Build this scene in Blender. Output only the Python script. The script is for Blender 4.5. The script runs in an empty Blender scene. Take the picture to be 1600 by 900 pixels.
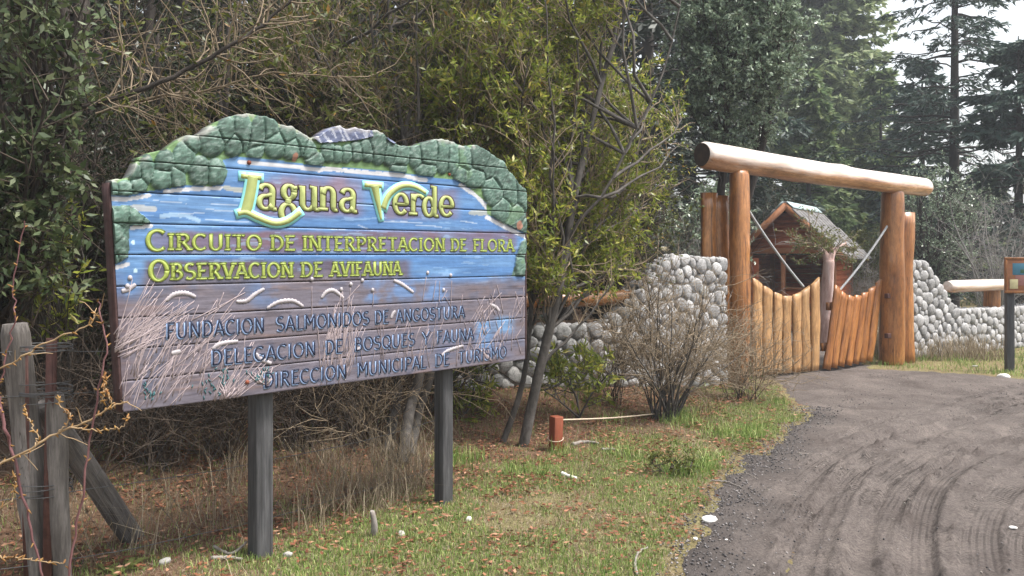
import bpy, math, random
import numpy as np
from mathutils import Vector, Matrix, Euler
R = math.radians
SC = bpy.context.scene
# ---------------------------------------------------------------- camera
EYE = 1.6; F = 1250.0; HY = 398.0
cam_d = bpy.data.cameras.new('camera'); cam = bpy.data.objects.new('camera', cam_d)
SC.collection.objects.link(cam); SC.camera = cam
cam.location = (0, 0, EYE); cam.rotation_euler = (R(90), 0, 0)
cam_d.sensor_width = 36; cam_d.lens = F*36/1600; cam_d.shift_y = -(450-HY)/1600
cam_d.clip_start = 0.05; cam_d.clip_end = 2000
# ---------------------------------------------------------------- sky, sun, exposure
SUN_EL, SUN_AZ = 62.0, 100.0          # azimuth clockwise from +Y
w = bpy.data.worlds.new('World'); SC.world = w; w.use_nodes = True
nt = w.node_tree; nt.nodes.clear()
sky = nt.nodes.new('ShaderNodeTexSky'); sky.sky_type = 'NISHITA'; sky.sun_disc = False
sky.sun_elevation = R(SUN_EL); sky.sun_rotation = R(SUN_AZ); sky.dust_density = 4; sky.air_density = 1.5
hs = nt.nodes.new('ShaderNodeHueSaturation'); hs.inputs['Saturation'].default_value = 0.32
bg = nt.nodes.new('ShaderNodeBackground'); bg.inputs['Strength'].default_value = 0.125
wo = nt.nodes.new('ShaderNodeOutputWorld')
nt.links.new(sky.outputs[0], hs.inputs['Color']); nt.links.new(hs.outputs[0], bg.inputs['Color'])
nt.links.new(bg.outputs[0], wo.inputs['Surface'])
sd = bpy.data.lights.new('sun', 'SUN'); so = bpy.data.objects.new('sun', sd); SC.collection.objects.link(so)
sd.energy = 2.9; sd.angle = R(12); sd.color = (1.0, 0.955, 0.89)
sv = Vector((math.sin(R(SUN_AZ))*math.cos(R(SUN_EL)), math.cos(R(SUN_AZ))*math.cos(R(SUN_EL)), math.sin(R(SUN_EL))))
so.rotation_euler = (-sv).to_track_quat('-Z', 'Y').to_euler(); so.location = sv*60
SC.view_settings.view_transform = 'Standard'; SC.view_settings.look = 'None'
SC.view_settings.exposure = 1.27; SC.view_settings.gamma = 1.0
SC.cycles.max_bounces = 6; SC.cycles.diffuse_bounces = 3; SC.cycles.transmission_bounces = 4
SC.cycles.transparent_max_bounces = 4; SC.cycles.volume_bounces = 0

# ---------------------------------------------------------------- helpers
def lin(c):
    c = c/255.0
    return c/12.92 if c <= 0.04045 else ((c+0.055)/1.055)**2.4
def rgb(r, g, b): return (lin(r), lin(g), lin(b), 1.0)
def at(px, py, d): return Vector(((px-800)/F*d, d, EYE-(py-HY)/F*d))
def sm(a, b, x):
    t = np.clip((x-a)/(b-a), 0, 1); return t*t*(3-2*t)
def _h(i, j, s):
    n = np.sin(i*127.1+j*311.7+s*74.7)*43758.5453
    return n-np.floor(n)
def vn(x, y, s=0):
    xi, yi = np.floor(x), np.floor(y); fx, fy = x-xi, y-yi
    fx = fx*fx*(3-2*fx); fy = fy*fy*(3-2*fy)
    return (_h(xi,yi,s)*(1-fx)+_h(xi+1,yi,s)*fx)*(1-fy)+(_h(xi,yi+1,s)*(1-fx)+_h(xi+1,yi+1,s)*fx)*fy
def fbm(x, y, s=0, o=4):
    v = 0; a = .5
    for k in range(o): v = v+a*vn(x*2**k, y*2**k, s+k); a *= .5
    return v

def mesh_np(name, V, F, mat=None, smooth=False):
    V = np.asarray(V, dtype=np.float32).reshape(-1, 3)
    if not isinstance(F, list): F = [F]
    F = [np.asarray(f, dtype=np.int32) for f in F if len(f)]
    me = bpy.data.meshes.new(name)
    me.vertices.add(len(V)); me.vertices.foreach_set('co', V.ravel())
    loops = np.concatenate([f.ravel() for f in F]); tot = np.concatenate([np.full(len(f), f.shape[1], np.int32) for f in F])
    me.loops.add(len(loops)); me.loops.foreach_set('vertex_index', loops)
    me.polygons.add(len(tot)); st = np.concatenate([[0], np.cumsum(tot)[:-1]]).astype(np.int32)
    me.polygons.foreach_set('loop_start', st); me.polygons.foreach_set('loop_total', tot)
    me.update(calc_edges=True); me.validate()
    if mat: me.materials.append(mat)
    if smooth: me.polygons.foreach_set('use_smooth', np.ones(len(tot), bool))
    return me
def link(name, data, parent=None, loc=None, rot=None):
    o = bpy.data.objects.new(name, data); SC.collection.objects.link(o)
    if parent is not None:
        o.parent = parent
    if loc is not None: o.location = loc
    if rot is not None: o.rotation_euler = rot
    return o
def tag(o, label, cat, group=None):
    o['label'] = label; o['category'] = cat
    if group: o['group'] = group
    return o
def thing(name, label, cat, loc, group=None):
    o = link(name, None, loc=loc); o.empty_display_size = .2
    return tag(o, label, cat, group)
def wpart(name, me, root):
    """part whose mesh is in world coordinates, under a root Empty that has a location only"""
    p = root; off = Vector((0, 0, 0))
    while p is not None: off += p.location; p = p.parent
    return link(name, me, root, loc=-off)
def kind(o, k): o['kind'] = k; return o
class MB:
    """collects several shapes for one mesh"""
    def __init__(s): s.V = []; s.F = {}; s.n = 0
    def add(s, V, F):
        V = np.asarray(V, float).reshape(-1, 3)
        for f in (F if isinstance(F, list) else [F]):
            f = np.asarray(f, int)
            if f.ndim == 2 and len(f): s.F.setdefault(f.shape[1], []).append(f+s.n)
        s.V.append(V); s.n += len(V); return s
    def box(s, c, size, M=None, taper=0):
        x, y, z = [k/2 for k in size]
        V = np.array([(i*x, j*y, k*z) for k in (-1, 1) for j in (-1, 1) for i in (-1, 1)], float)
        if M is not None: V = V@np.array(M.to_3x3()).T
        V = V+np.array(c)
        return s.add(V, np.array([(0,2,3,1),(4,5,7,6),(0,1,5,4),(2,6,7,3),(0,4,6,2),(1,3,7,5)]))
    def mesh(s, name, mat, smooth=False):
        return mesh_np(name, np.concatenate(s.V), [np.concatenate(v) for v in s.F.values()], mat, smooth)
def bevel(o, w_=.006, seg=2):
    m = o.modifiers.new('bevel', 'BEVEL'); m.width = w_; m.segments = seg; m.limit_method = 'ANGLE'
    return o

def nrm(a): return a/np.maximum(np.linalg.norm(a, axis=-1, keepdims=True), 1e-9)
def tubes(P, Rr, S=4, cap=False):
    P = np.asarray(P, float); Rr = np.asarray(Rr, float); N, K, _ = P.shape
    T = nrm(np.gradient(P, axis=1))
    ref = np.where(np.abs(T[:, :1, 2:3]) > .9, np.array([1., 0, 0]), np.array([0, 0, 1.]))
    ref = np.broadcast_to(ref, T.shape)
    A = nrm(np.cross(T, ref)); B = np.cross(T, A)
    th = np.arange(S)*2*np.pi/S
    V = P[:, :, None]+Rr[:, :, None, None]*(A[:, :, None]*np.cos(th)[None, None, :, None]+B[:, :, None]*np.sin(th)[None, None, :, None])
    idx = np.arange(N*K*S).reshape(N, K, S)
    a = idx[:, :-1]; b = idx[:, 1:]
    Fq = np.stack([a, np.roll(a, -1, 2), np.roll(b, -1, 2), b], -1).reshape(-1, 4)
    return V.reshape(-1, 3), Fq
def spline(pts, K=24):
    pts = np.asarray(pts, float); n = len(pts)
    t = np.linspace(0, n-1, K); i = np.clip(t.astype(int), 0, n-2); f = (t-i)[:, None]
    p0 = pts[np.clip(i-1, 0, n-1)]; p1 = pts[i]; p2 = pts[i+1]; p3 = pts[np.clip(i+2, 0, n-1)]
    return .5*((2*p1)+(-p0+p2)*f+(2*p0-5*p1+4*p2-p3)*f*f+(-p0+3*p1-3*p2+p3)*f**3)
def path_tube(pts, r0, r1, S=8, K=24, jit=0, seed=0):
    P = spline(pts, K); rg = np.random.default_rng(seed)
    if jit: P[1:-1] += rg.normal(0, jit, P[1:-1].shape)
    return tubes(P[None], np.linspace(r0, r1, K)[None], S)

# ---------------------------------------------------------------- materials
def new_mat(name):
    m = bpy.data.materials.new(name); m.use_nodes = True
    return m, m.node_tree, m.node_tree.nodes['Principled BSDF']
def node(t, kind_, **kw):
    n = t.nodes.new(kind_)
    for k, v in kw.items():
        if k in n.inputs: n.inputs[k].default_value = v
        else: setattr(n, k, v)
    return n
def ramp(t, stops):
    n = t.nodes.new('ShaderNodeValToRGB'); e = n.color_ramp.elements
    e[0].position, e[0].color = stops[0]; e[1].position, e[1].color = stops[-1]
    for p, c in stops[1:-1]:
        k = e.new(p); k.color = c
    return n
def surf(name, stops, scale=8, stretch=(1, 1, 1), rough=.8, bump=.4, bdist=.01, detail=8, spec=.3, coat=0, rand=0, coord='Object', bscale=None, fine=None, crack=None):
    """noise -> colour ramp -> base colour, the same noise -> bump; rand = brightness spread between objects"""
    m, t, p = new_mat(name)
    tc = t.nodes.new('ShaderNodeTexCoord'); mp = node(t, 'ShaderNodeMapping'); mp.inputs['Scale'].default_value = stretch
    t.links.new(tc.outputs[coord], mp.inputs['Vector'])
    vec = mp.outputs[0]
    oi = t.nodes.new('ShaderNodeObjectInfo')
    ad = node(t, 'ShaderNodeVectorMath', operation='ADD'); sc_ = node(t, 'ShaderNodeMath', operation='MULTIPLY'); sc_.inputs[1].default_value = 37
    t.links.new(oi.outputs['Random'], sc_.inputs[0]); t.links.new(vec, ad.inputs[0]); t.links.new(sc_.outputs[0], ad.inputs[1]); vec = ad.outputs[0]
    n1 = node(t, 'ShaderNodeTexNoise', Scale=scale, Detail=detail, Roughness=.65)
    t.links.new(vec, n1.inputs['Vector'])
    r = ramp(t, stops); t.links.new(n1.outputs['Fac'], r.inputs['Fac'])
    col = r.outputs[0]
    if fine:
        nf = node(t, 'ShaderNodeTexNoise', Scale=fine, Detail=4, Roughness=.7); t.links.new(vec, nf.inputs['Vector'])
        rf = ramp(t, [(.3, (.55, .55, .55, 1)), (.7, (1.35, 1.35, 1.35, 1))]); t.links.new(nf.outputs['Fac'], rf.inputs['Fac'])
        mx = node(t, 'ShaderNodeMix', data_type='RGBA', blend_type='MULTIPLY'); mx.inputs['Factor'].default_value = 1
        t.links.new(col, mx.inputs['A']); t.links.new(rf.outputs[0], mx.inputs['B']); col = mx.outputs['Result']
    crk = None
    if crack:
        cm = node(t, 'ShaderNodeMapping'); cm.inputs['Scale'].default_value = crack; t.links.new(vec, cm.inputs['Vector'])
        cn = node(t, 'ShaderNodeTexNoise', Scale=1.0, Detail=3, Roughness=.55, Distortion=.6); t.links.new(cm.outputs[0], cn.inputs['Vector'])
        crk = ramp(t, [(.484, (1, 1, 1, 1)), (.5, (.22, .17, .15, 1)), (.516, (1, 1, 1, 1))]); t.links.new(cn.outputs['Fac'], crk.inputs['Fac'])
        km = node(t, 'ShaderNodeTexNoise', Scale=2.2, Detail=2); t.links.new(vec, km.inputs['Vector']); kr = ramp(t, [(.45, (0, 0, 0, 1)), (.6, (1, 1, 1, 1))]); t.links.new(km.outputs['Fac'], kr.inputs['Fac'])
        mx = node(t, 'ShaderNodeMix', data_type='RGBA', blend_type='MULTIPLY'); t.links.new(kr.outputs[0], mx.inputs['Factor'])
        t.links.new(col, mx.inputs['A']); t.links.new(crk.outputs[0], mx.inputs['B']); col = mx.outputs['Result']
    if rand:
        mr = node(t, 'ShaderNodeMapRange'); mr.inputs['To Min'].default_value = 1-rand; mr.inputs['To Max'].default_value = 1+rand
        t.links.new(oi.outputs['Random'], mr.inputs['Value'])
        mx = node(t, 'ShaderNodeMix', data_type='RGBA', blend_type='MULTIPLY'); mx.inputs['Factor'].default_value = 1
        t.links.new(col, mx.inputs['A']); t.links.new(mr.outputs[0], mx.inputs['B']); col = mx.outputs['Result']
    t.links.new(col, p.inputs['Base Color'])
    p.inputs['Roughness'].default_value = rough; p.inputs['Specular IOR Level'].default_value = spec
    if coat: p.inputs['Coat Weight'].default_value = coat; p.inputs['Coat Roughness'].default_value = .25
    if bump:
        nb = n1
        if bscale:
            nb = node(t, 'ShaderNodeTexNoise', Scale=bscale, Detail=6, Roughness=.7); t.links.new(vec, nb.inputs['Vector'])
        b = node(t, 'ShaderNodeBump', Strength=bump, Distance=bdist); t.links.new(nb.outputs['Fac'], b.inputs['Height'])
        t.links.new(b.outputs[0], p.inputs['Normal'])
    return m
def leafmat(name, stops, rough=.45, trans=.35, spec=.4):
    m, t, p = new_mat(name)
    g = t.nodes.new('ShaderNodeNewGeometry'); r = ramp(t, stops); t.links.new(g.outputs['Random Per Island'], r.inputs['Fac'])
    t.links.new(r.outputs[0], p.inputs['Base Color']); p.inputs['Roughness'].default_value = rough
    p.inputs['Specular IOR Level'].default_value = spec
    if trans:
        tr = t.nodes.new('ShaderNodeBsdfTranslucent'); t.links.new(r.outputs[0], tr.inputs['Color'])
        mx = t.nodes.new('ShaderNodeMixShader'); mx.inputs[0].default_value = trans
        t.links.new(p.outputs[0], mx.inputs[1]); t.links.new(tr.outputs[0], mx.inputs[2])
        t.links.new(mx.outputs[0], t.nodes['Material Output'].inputs['Surface'])
    return m

MAT = {}
MAT['log'] = surf('varnished log wood', [(.28, (.165, .055, .014, 1)), (.5, (.32, .128, .036, 1)), (.72, (.46, .215, .075, 1))], 3.5, (1.6, 1.6, .35), .33, .35, .02, coat=.35, rand=.08, spec=.5, fine=22, crack=(9, 9, .35))
MAT['beam'] = surf('varnished weathered beam with painted lit top', [(.28, (.30, .125, .05, 1)), (.5, (.44, .22, .10, 1)), (.72, (.58, .38, .24, 1))], 3.0, (1.4, 1.4, .3), .36, .4, .02, coat=.9, spec=.5, fine=12, crack=(8, 8, .3))
def top_light(m, c, lo, hi):  # paints light from above as paler colour on the log's upper side
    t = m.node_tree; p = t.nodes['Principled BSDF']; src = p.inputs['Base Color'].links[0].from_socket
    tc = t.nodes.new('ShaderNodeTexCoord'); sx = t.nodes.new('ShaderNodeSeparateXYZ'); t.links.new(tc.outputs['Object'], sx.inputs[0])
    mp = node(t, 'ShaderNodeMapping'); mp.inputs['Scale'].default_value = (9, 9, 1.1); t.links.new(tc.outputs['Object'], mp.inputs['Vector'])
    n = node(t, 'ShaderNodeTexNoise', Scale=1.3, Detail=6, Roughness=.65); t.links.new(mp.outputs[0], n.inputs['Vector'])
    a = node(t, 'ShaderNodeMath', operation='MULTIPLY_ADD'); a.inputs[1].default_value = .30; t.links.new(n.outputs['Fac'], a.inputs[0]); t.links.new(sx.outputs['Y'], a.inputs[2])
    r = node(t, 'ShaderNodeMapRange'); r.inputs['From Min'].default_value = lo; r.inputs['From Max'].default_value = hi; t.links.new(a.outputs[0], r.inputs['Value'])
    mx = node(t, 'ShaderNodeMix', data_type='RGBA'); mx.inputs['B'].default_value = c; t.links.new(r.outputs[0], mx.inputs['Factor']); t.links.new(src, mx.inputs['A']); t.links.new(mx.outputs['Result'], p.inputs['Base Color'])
top_light(MAT['beam'], (.72, .62, .56, 1), .06, .19)
MAT['logend'] = surf('log end grain in painted shade', [(.3, (.028, .018, .013, 1)), (.7, (.07, .045, .03, 1))], 14, rough=.85)  # shade on the beam's cut end is put into this dark colour
MAT['gate_pale'] = surf('pale varnished gate board', [(.28, (.26, .13, .052, 1)), (.5, (.36, .20, .085, 1)), (.74, (.46, .28, .135, 1))], 5, (2.2, 2.2, .4), .45, .3, .008, coat=.15, rand=.13, fine=16, crack=(10, 10, .4))
MAT['gate_orange'] = surf('orange varnished gate board', [(.28, (.20, .07, .020, 1)), (.5, (.31, .12, .033, 1)), (.74, (.40, .18, .058, 1))], 5, (2.2, 2.2, .4), .4, .3, .008, coat=.2, rand=.16, fine=16, crack=(10, 10, .4))
MAT['hut'] = surf('red brown stained board', [(.3, (0.311, 0.086, 0.036, 1)), (.7, (0.528, 0.157, 0.068, 1))], 8, (1, 1, 4), .6, .3, .006, rand=.12)
MAT['hut_trim'] = surf('lighter stained trim board', [(.3, (0.253, 0.101, 0.046, 1)), (.7, (0.391, 0.172, 0.081, 1))], 8, (1, 1, 2), .6, .3, .006, rand=.1)
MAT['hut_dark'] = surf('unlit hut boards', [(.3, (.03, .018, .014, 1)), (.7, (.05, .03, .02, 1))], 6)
MAT['shingle'] = surf('grey weathered shingle', [(.3, (0.094, 0.090, 0.090, 1)), (.7, (0.194, 0.187, 0.187, 1))], 10, (1, 1, 1), .85, .5, .01, rand=.18)
MAT['ridge_metal'] = surf('pale green metal ridge', [(.3, (.38, .50, .52, 1)), (.7, (.52, .63, .64, 1))], 4, rough=.4, bump=.05)
MAT['stone'] = surf('pale river stone', [(.25, (0.209, 0.204, 0.206, 1)), (.5, (0.328, 0.323, 0.322, 1)), (.75, (0.446, 0.437, 0.437, 1))], 9, (1, 1, 1), .8, .45, .02, rand=.24, fine=45)
MAT['stone_dark'] = surf('darker river stone', [(.25, (.13, .13, .128, 1)), (.5, (.24, .24, .235, 1)), (.75, (.38, .37, .36, 1))], 9, (1, 1, 1), .85, .45, .02, rand=.25, fine=45)  # darker tone, used more at the low end and near the ground
MAT['mortar'] = surf('dark mortar', [(.3, (.12, .115, .11, 1)), (.7, (.25, .245, .24, 1))], 30, rough=.95, bump=.6)
MAT['tar_post'] = surf('weathered grey squared timber', [(.28, (0.033, 0.033, 0.035, 1)), (.5, (0.074, 0.074, 0.078, 1)), (.75, (0.148, 0.148, 0.152, 1))], 5, (2.5, 2.5, .22), .75, .6, .01, spec=.35, fine=18, crack=(16, 16, .35))
MAT['grey_wood'] = surf('old grey fence wood', [(.28, (.055, .048, .045, 1)), (.5, (.12, .108, .10, 1)), (.75, (.23, .21, .20, 1))], 6, (2, 2, .25), .88, .8, .02, fine=22, crack=(18, 18, .5))
MAT['rust'] = surf('rusty brown steel', [(.3, (.05, .022, .018, 1)), (.7, (.11, .05, .04, 1))], 20, rough=.7)
MAT['wire'] = surf('dull galvanised wire', [(.3, (0.060, 0.060, 0.063, 1)), (.7, (0.114, 0.114, 0.117, 1))], 20, rough=.5, bump=0)
MAT['chain'] = surf('pale rope', [(.3, (.30, .31, .32, 1)), (.7, (.48, .49, .50, 1))], 40, rough=.6, bump=.3)
MAT['red_post'] = surf('red brown painted peg', [(.3, (.13, .032, .015, 1)), (.7, (.25, .07, .035, 1))], 9, (2, 2, .4), .7, .4, .008)
MAT['string'] = surf('straw coloured string', [(.3, (.38, .30, .22, 1)), (.7, (.52, .43, .33, 1))], 40, rough=.9, bump=0)
MAT['white_stone'] = surf('white stone', [(.3, (.66, .64, .60, 1)), (.7, (.80, .79, .76, 1))], 10, rough=.8, bump=.3)
MAT['grey_stone'] = surf('pale grey stone', [(.3, (0.262, 0.247, 0.232, 1)), (.7, (0.413, 0.398, 0.375, 1))], 12, rough=.85, bump=.4)
MAT['stick'] = surf('bleached stick', [(.3, (0.167, 0.144, 0.125, 1)), (.7, (0.260, 0.237, 0.214, 1))], 18, rough=.85, bump=.3)
MAT['sign_side'] = surf('dark red brown sign edge', [(.3, (.035, .018, .018, 1)), (.7, (.075, .04, .038, 1))], 10, (1, 1, 3), .75, .3, .006)
MAT['bark'] = surf('smooth grey brown bark', [(.28, (.04, .035, .031, 1)), (.5, (.075, .067, .06, 1)), (.75, (.135, .122, .113, 1))], 9, (1, 1, .5), .85, .6, .015, fine=40)
MAT['bark_dark'] = surf('dark bark', [(.3, (.025, .02, .017, 1)), (.7, (.065, .055, .048, 1))], 8, (1, 1, .4), .9, .7, .03)
MAT['bark_pink'] = surf('pinkish flaking bark', [(.3, (0.307, 0.192, 0.164, 1)), (.5, (0.543, 0.370, 0.328, 1)), (.7, (0.671, 0.570, 0.549, 1))], 7, (1.6, 1.6, .3), .85, .9, .04)
MAT['twig'] = surf('brown twig', [(.3, (0.044, 0.032, 0.024, 1)), (.7, (0.087, 0.067, 0.052, 1))], 5, rough=.85, bump=0, coord='Object')
MAT['twig_pale'] = surf('pale dry twig', [(.3, (0.150, 0.112, 0.074, 1)), (.7, (0.300, 0.237, 0.164, 1))], 5, rough=.85, bump=0)
MAT['twig_grey'] = surf('grey bare twig', [(.3, (.17, .16, .155, 1)), (.7, (.30, .285, .27, 1))], 5, rough=.85, bump=0)
MAT['cane_red'] = surf('purple red cane', [(.3, (.09, .035, .04, 1)), (.7, (.19, .095, .095, 1))], 9, rough=.5, bump=0)
MAT['cane_tan'] = surf('tan rose cane', [(.3, (0.238, 0.156, 0.082, 1)), (.7, (0.391, 0.279, 0.164, 1))], 9, rough=.55, bump=0)
MAT['bud'] = surf('rusty thorn', [(.3, (0.182, 0.075, 0.024, 1)), (.7, (0.252, 0.150, 0.040, 1))], 9, rough=.6, bump=0)
MAT['leaf_hero'] = leafmat('yellow green willow leaf', [(0, (0.097, 0.138, 0.019, 1)), (.45, (0.187, 0.231, 0.035, 1)), (.8, (0.293, 0.320, 0.053, 1)), (1, (0.489, 0.420, 0.105, 1))], .38, .45)
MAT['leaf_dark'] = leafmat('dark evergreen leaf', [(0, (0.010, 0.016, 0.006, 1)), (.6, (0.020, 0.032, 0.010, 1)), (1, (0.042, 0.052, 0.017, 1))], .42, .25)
MAT['leaf_gloss'] = leafmat('glossy broad leaf', [(0, (0.037, 0.060, 0.022, 1)), (.6, (0.077, 0.110, 0.043, 1)), (1, (0.144, 0.169, 0.081, 1))], .42, .25, .5)
MAT['leaf_olive'] = leafmat('olive shrub leaf', [(0, (0.051, 0.067, 0.014, 1)), (.6, (0.100, 0.122, 0.023, 1)), (.93, (0.153, 0.163, 0.034, 1)), (1, (0.320, 0.156, 0.030, 1))], .45, .35)
MAT['leaf_grey'] = leafmat('small grey green leaf', [(0, (0.100, 0.144, 0.097, 1)), (.6, (0.199, 0.268, 0.172, 1)), (1, (0.406, 0.495, 0.350, 1))], .32, .2, .6)
MAT['needle_pale'] = leafmat('green needle spray with haze in colour', [(0, (0.140, 0.190, 0.100, 1)), (.6, (0.248, 0.306, 0.150, 1)), (1, (0.344, 0.388, 0.193, 1))], .6, .5)  # paleness of the far haze is put into the needle colour
MAT['needle_dark'] = leafmat('dark blue green needle spray', [(0, (0.028, 0.054, 0.045, 1)), (.6, (0.052, 0.090, 0.072, 1)), (1, (0.091, 0.136, 0.093, 1))], .55, .2)
MAT['needle_mid'] = leafmat('green needle spray', [(0, (0.076, 0.122, 0.055, 1)), (.6, (0.143, 0.205, 0.086, 1)), (1, (0.228, 0.275, 0.114, 1))], .55, .45)
MAT['needle_forest'] = leafmat('forest needle spray with shade in colour', [(0, (0.010, 0.017, 0.011, 1)), (.6, (0.019, 0.030, 0.019, 1)), (1, (0.035, 0.048, 0.029, 1))], .55, .15)  # shade inside the forest is put into the needle colour
MAT['spring'] = leafmat('fresh yellow green shrub leaf', [(0, (0.084, 0.102, 0.026, 1)), (.6, (0.144, 0.162, 0.048, 1)), (1, (0.228, 0.228, 0.084, 1))], .5, .4)
MAT['grass'] = leafmat('short green grass', [(0, (0.085, 0.148, 0.028, 1)), (.45, (0.156, 0.253, 0.054, 1)), (.75, (0.270, 0.347, 0.096, 1)), (1, (0.510, 0.522, 0.218, 1))], .6, .3)
MAT['dry_grass'] = leafmat('dry straw grass', [(0, (0.137, 0.105, 0.068, 1)), (.5, (0.252, 0.200, 0.131, 1)), (1, (0.399, 0.336, 0.242, 1))], .7, .3)
MAT['litter'] = leafmat('fallen brown leaf', [(0, (0.078, 0.028, 0.014, 1)), (.45, (0.167, 0.059, 0.028, 1)), (.8, (0.266, 0.110, 0.055, 1)), (1, (0.393, 0.228, 0.142, 1))], .7, .15)
MAT['gravel'] = leafmat('dark volcanic gravel', [(0, (0.024, 0.023, 0.024, 1)), (.6, (0.095, 0.088, 0.090, 1)), (1, (0.257, 0.236, 0.230, 1))], .85, 0)

# ---------------------------------------------------------------- terrain
SL = np.array([-1.83, 3.635]); SR = np.array([0.089, 5.54]); SW = float(np.linalg.norm(SR-SL)); SD = (SR-SL)/SW
SN = np.array([SD[1], -SD[0]])                           # towards the viewer
def behind(x, y): return -((x-SL[0])*SN[0]+(y-SL[1])*SN[1])
def hgt(x, y):
    x = np.asarray(x, float); y = np.asarray(y, float); q = behind(x, y)
    h = .22*sm(.7, 2.2, q)*(1-sm(1.2, 2.8, x))+.9*sm(4, 16, q)*(1-sm(0, 5, x))
    h = h+.05*(fbm(x*.9, y*.9, 3)-.5)+.02*(fbm(x*4, y*4, 9, 3)-.5)
    return h+2.5*sm(25, 90, y)
LE = np.array([(-8, -1.0), (0, .15), (3.3, .62), (3.98, .80), (4.98, 1.13), (5.85, 1.54), (6.85, 2.14), (7.94, 2.85), (8.5, 3.05), (9.3, 3.15), (10.15, 3.2), (11.5, 3.8), (14, 4.6), (30, 9)])
RE = np.array([(11.2, 5.2), (12, 5.3), (14, 6.3), (30, 12)])
TE = np.array([(4, 11.6), (5, 11.35), (5.8, 11.1), (6.66, 10.45), (9, 9.6), (16, 8.8)])
def road_s(x, y):
    dl = (x-np.interp(y, LE[:, 0], LE[:, 1]))*.85
    o = np.minimum(y-np.interp(x, TE[:, 0], TE[:, 1]), x-np.interp(y, RE[:, 0], RE[:, 1]))
    return np.minimum(dl, -o)+(fbm(x*2.2, y*2.2, 21)-.47)*.35+(fbm(x*9, y*9, 23, 3)-.44)*.22
def axis(parts):
    out = [np.arange(a, b, s) for a, b, s in parts]; return np.concatenate(out+[[parts[-1][1]]])
def grid(xs, ys):
    X, Y = np.meshgrid(xs, ys); n, m = X.shape; I = np.arange(n*m).reshape(n, m)
    Fq = np.stack([I[:-1, :-1], I[:-1, 1:], I[1:, 1:], I[1:, :-1]], -1).reshape(-1, 4)
    return X, Y, Fq
def attr(me, name, vals):
    a = me.attributes.new(name, 'FLOAT', 'POINT'); a.data.foreach_set('value', np.asarray(vals, np.float32).ravel())

def ground_mat():
    m, t, p = new_mat('grass and leaf litter soil')
    tc = t.nodes.new('ShaderNodeTexCoord'); at_ = node(t, 'ShaderNodeAttribute', attribute_name='green')
    n1 = node(t, 'ShaderNodeTexNoise', Scale=2.6, Detail=8, Roughness=.7); n2 = node(t, 'ShaderNodeTexNoise', Scale=42, Detail=6, Roughness=.75)
    for n in (n1, n2): t.links.new(tc.outputs['Object'], n.inputs['Vector'])
    soil = ramp(t, [(.3, (.055, .032, .020, 1)), (.5, (.13, .078, .050, 1)), (.7, (.23, .155, .105, 1))]); t.links.new(n2.outputs['Fac'], soil.inputs['Fac'])
    gr = ramp(t, [(.3, (.10, .094, .038, 1)), (.5, (.185, .168, .078, 1)), (.72, (.32, .265, .155, 1))]); t.links.new(n2.outputs['Fac'], gr.inputs['Fac'])
    a = node(t, 'ShaderNodeMath', operation='MULTIPLY_ADD'); a.inputs[1].default_value = 2.6; a.inputs[2].default_value = -1.45
    t.links.new(n1.outputs['Fac'], a.inputs[0])
    s = node(t, 'ShaderNodeMath', operation='ADD', use_clamp=True); t.links.new(a.outputs[0], s.inputs[0]); t.links.new(at_.outputs['Fac'], s.inputs[1])
    mx = node(t, 'ShaderNodeMix', data_type='RGBA'); t.links.new(s.outputs[0], mx.inputs['Factor']); t.links.new(soil.outputs[0], mx.inputs['A']); t.links.new(gr.outputs[0], mx.inputs['B'])
    t.links.new(mx.outputs['Result'], p.inputs['Base Color']); p.inputs['Roughness'].default_value = .95; p.inputs['Specular IOR Level'].default_value = .1
    b = node(t, 'ShaderNodeBump', Strength=.8, Distance=.03); t.links.new(n2.outputs['Fac'], b.inputs['Height']); t.links.new(b.outputs[0], p.inputs['Normal'])
    return m
def green_amt(x, y):
    q = behind(x, y)
    g = .82*(1-sm(-.5, .9, q+.5*(fbm(x*1.3, y*1.3, 5)-.5)))
    g = np.maximum(g, .85*sm(-1.3, -.15, np.minimum(road_s(x, y), .0))*(1-sm(.8, 2.5, q)))
    g = np.maximum(g, .8*sm(4.5, 5.5, x)*sm(8, 9, y))
    return np.clip(g, 0.04, 1)
xs = axis([(-160, -20, 10), (-20, -6, 1), (-6, 8, .12), (8, 24, 1), (24, 160, 8)])
ys = axis([(-60, 0, 6), (0, 3, .5), (3, 13, .12), (13, 40, 1), (40, 260, 10)])
X, Y, Fq = grid(xs, ys); Z = hgt(X, Y)
Z = Z-.05*sm(.15, .6, road_s(X, Y))
me = mesh_np('ground', np.stack([X, Y, Z], -1), Fq, ground_mat(), True); attr(me, 'green', green_amt(X, Y))
kind(link('ground', me), 'structure')

# dirt road with ruts and tyre tracks
def gp(px, py, z=0): d = (EYE-z)*F/(py-HY); return ((px-800)/F*d, d)
TR = [[(1120, 960), (1160, 900), (1192, 820), (1245, 755), (1320, 705), (1420, 668), (1600, 618), (1900, 560)],
      [(1230, 960), (1255, 900), (1285, 815), (1330, 745), (1400, 700), (1500, 664), (1640, 630), (1950, 572)],
      [(1330, 960), (1350, 900), (1372, 820), (1415, 757), (1480, 712), (1570, 680), (1700, 652), (2000, 600)],
      [(1425, 960), (1430, 900), (1428, 830), (1448, 765), (1500, 720), (1580, 690), (1700, 662), (2000, 610)],
      [(1540, 960), (1535, 900), (1530, 830), (1550, 785), (1600, 745), (1700, 705), (1950, 650)],
      [(1300, 690), (1370, 662), (1450, 640), (1600, 600)], [(1180, 960), (1215, 900), (1240, 830), (1290, 770), (1360, 725), (1440, 690)]]
TW = [.085, .10, .09, .11, .10, .05, .05]
TRG = [(spline([gp(*p) for p in pts], 60), hw_) for pts, hw_ in zip(TR, TW)]
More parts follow.
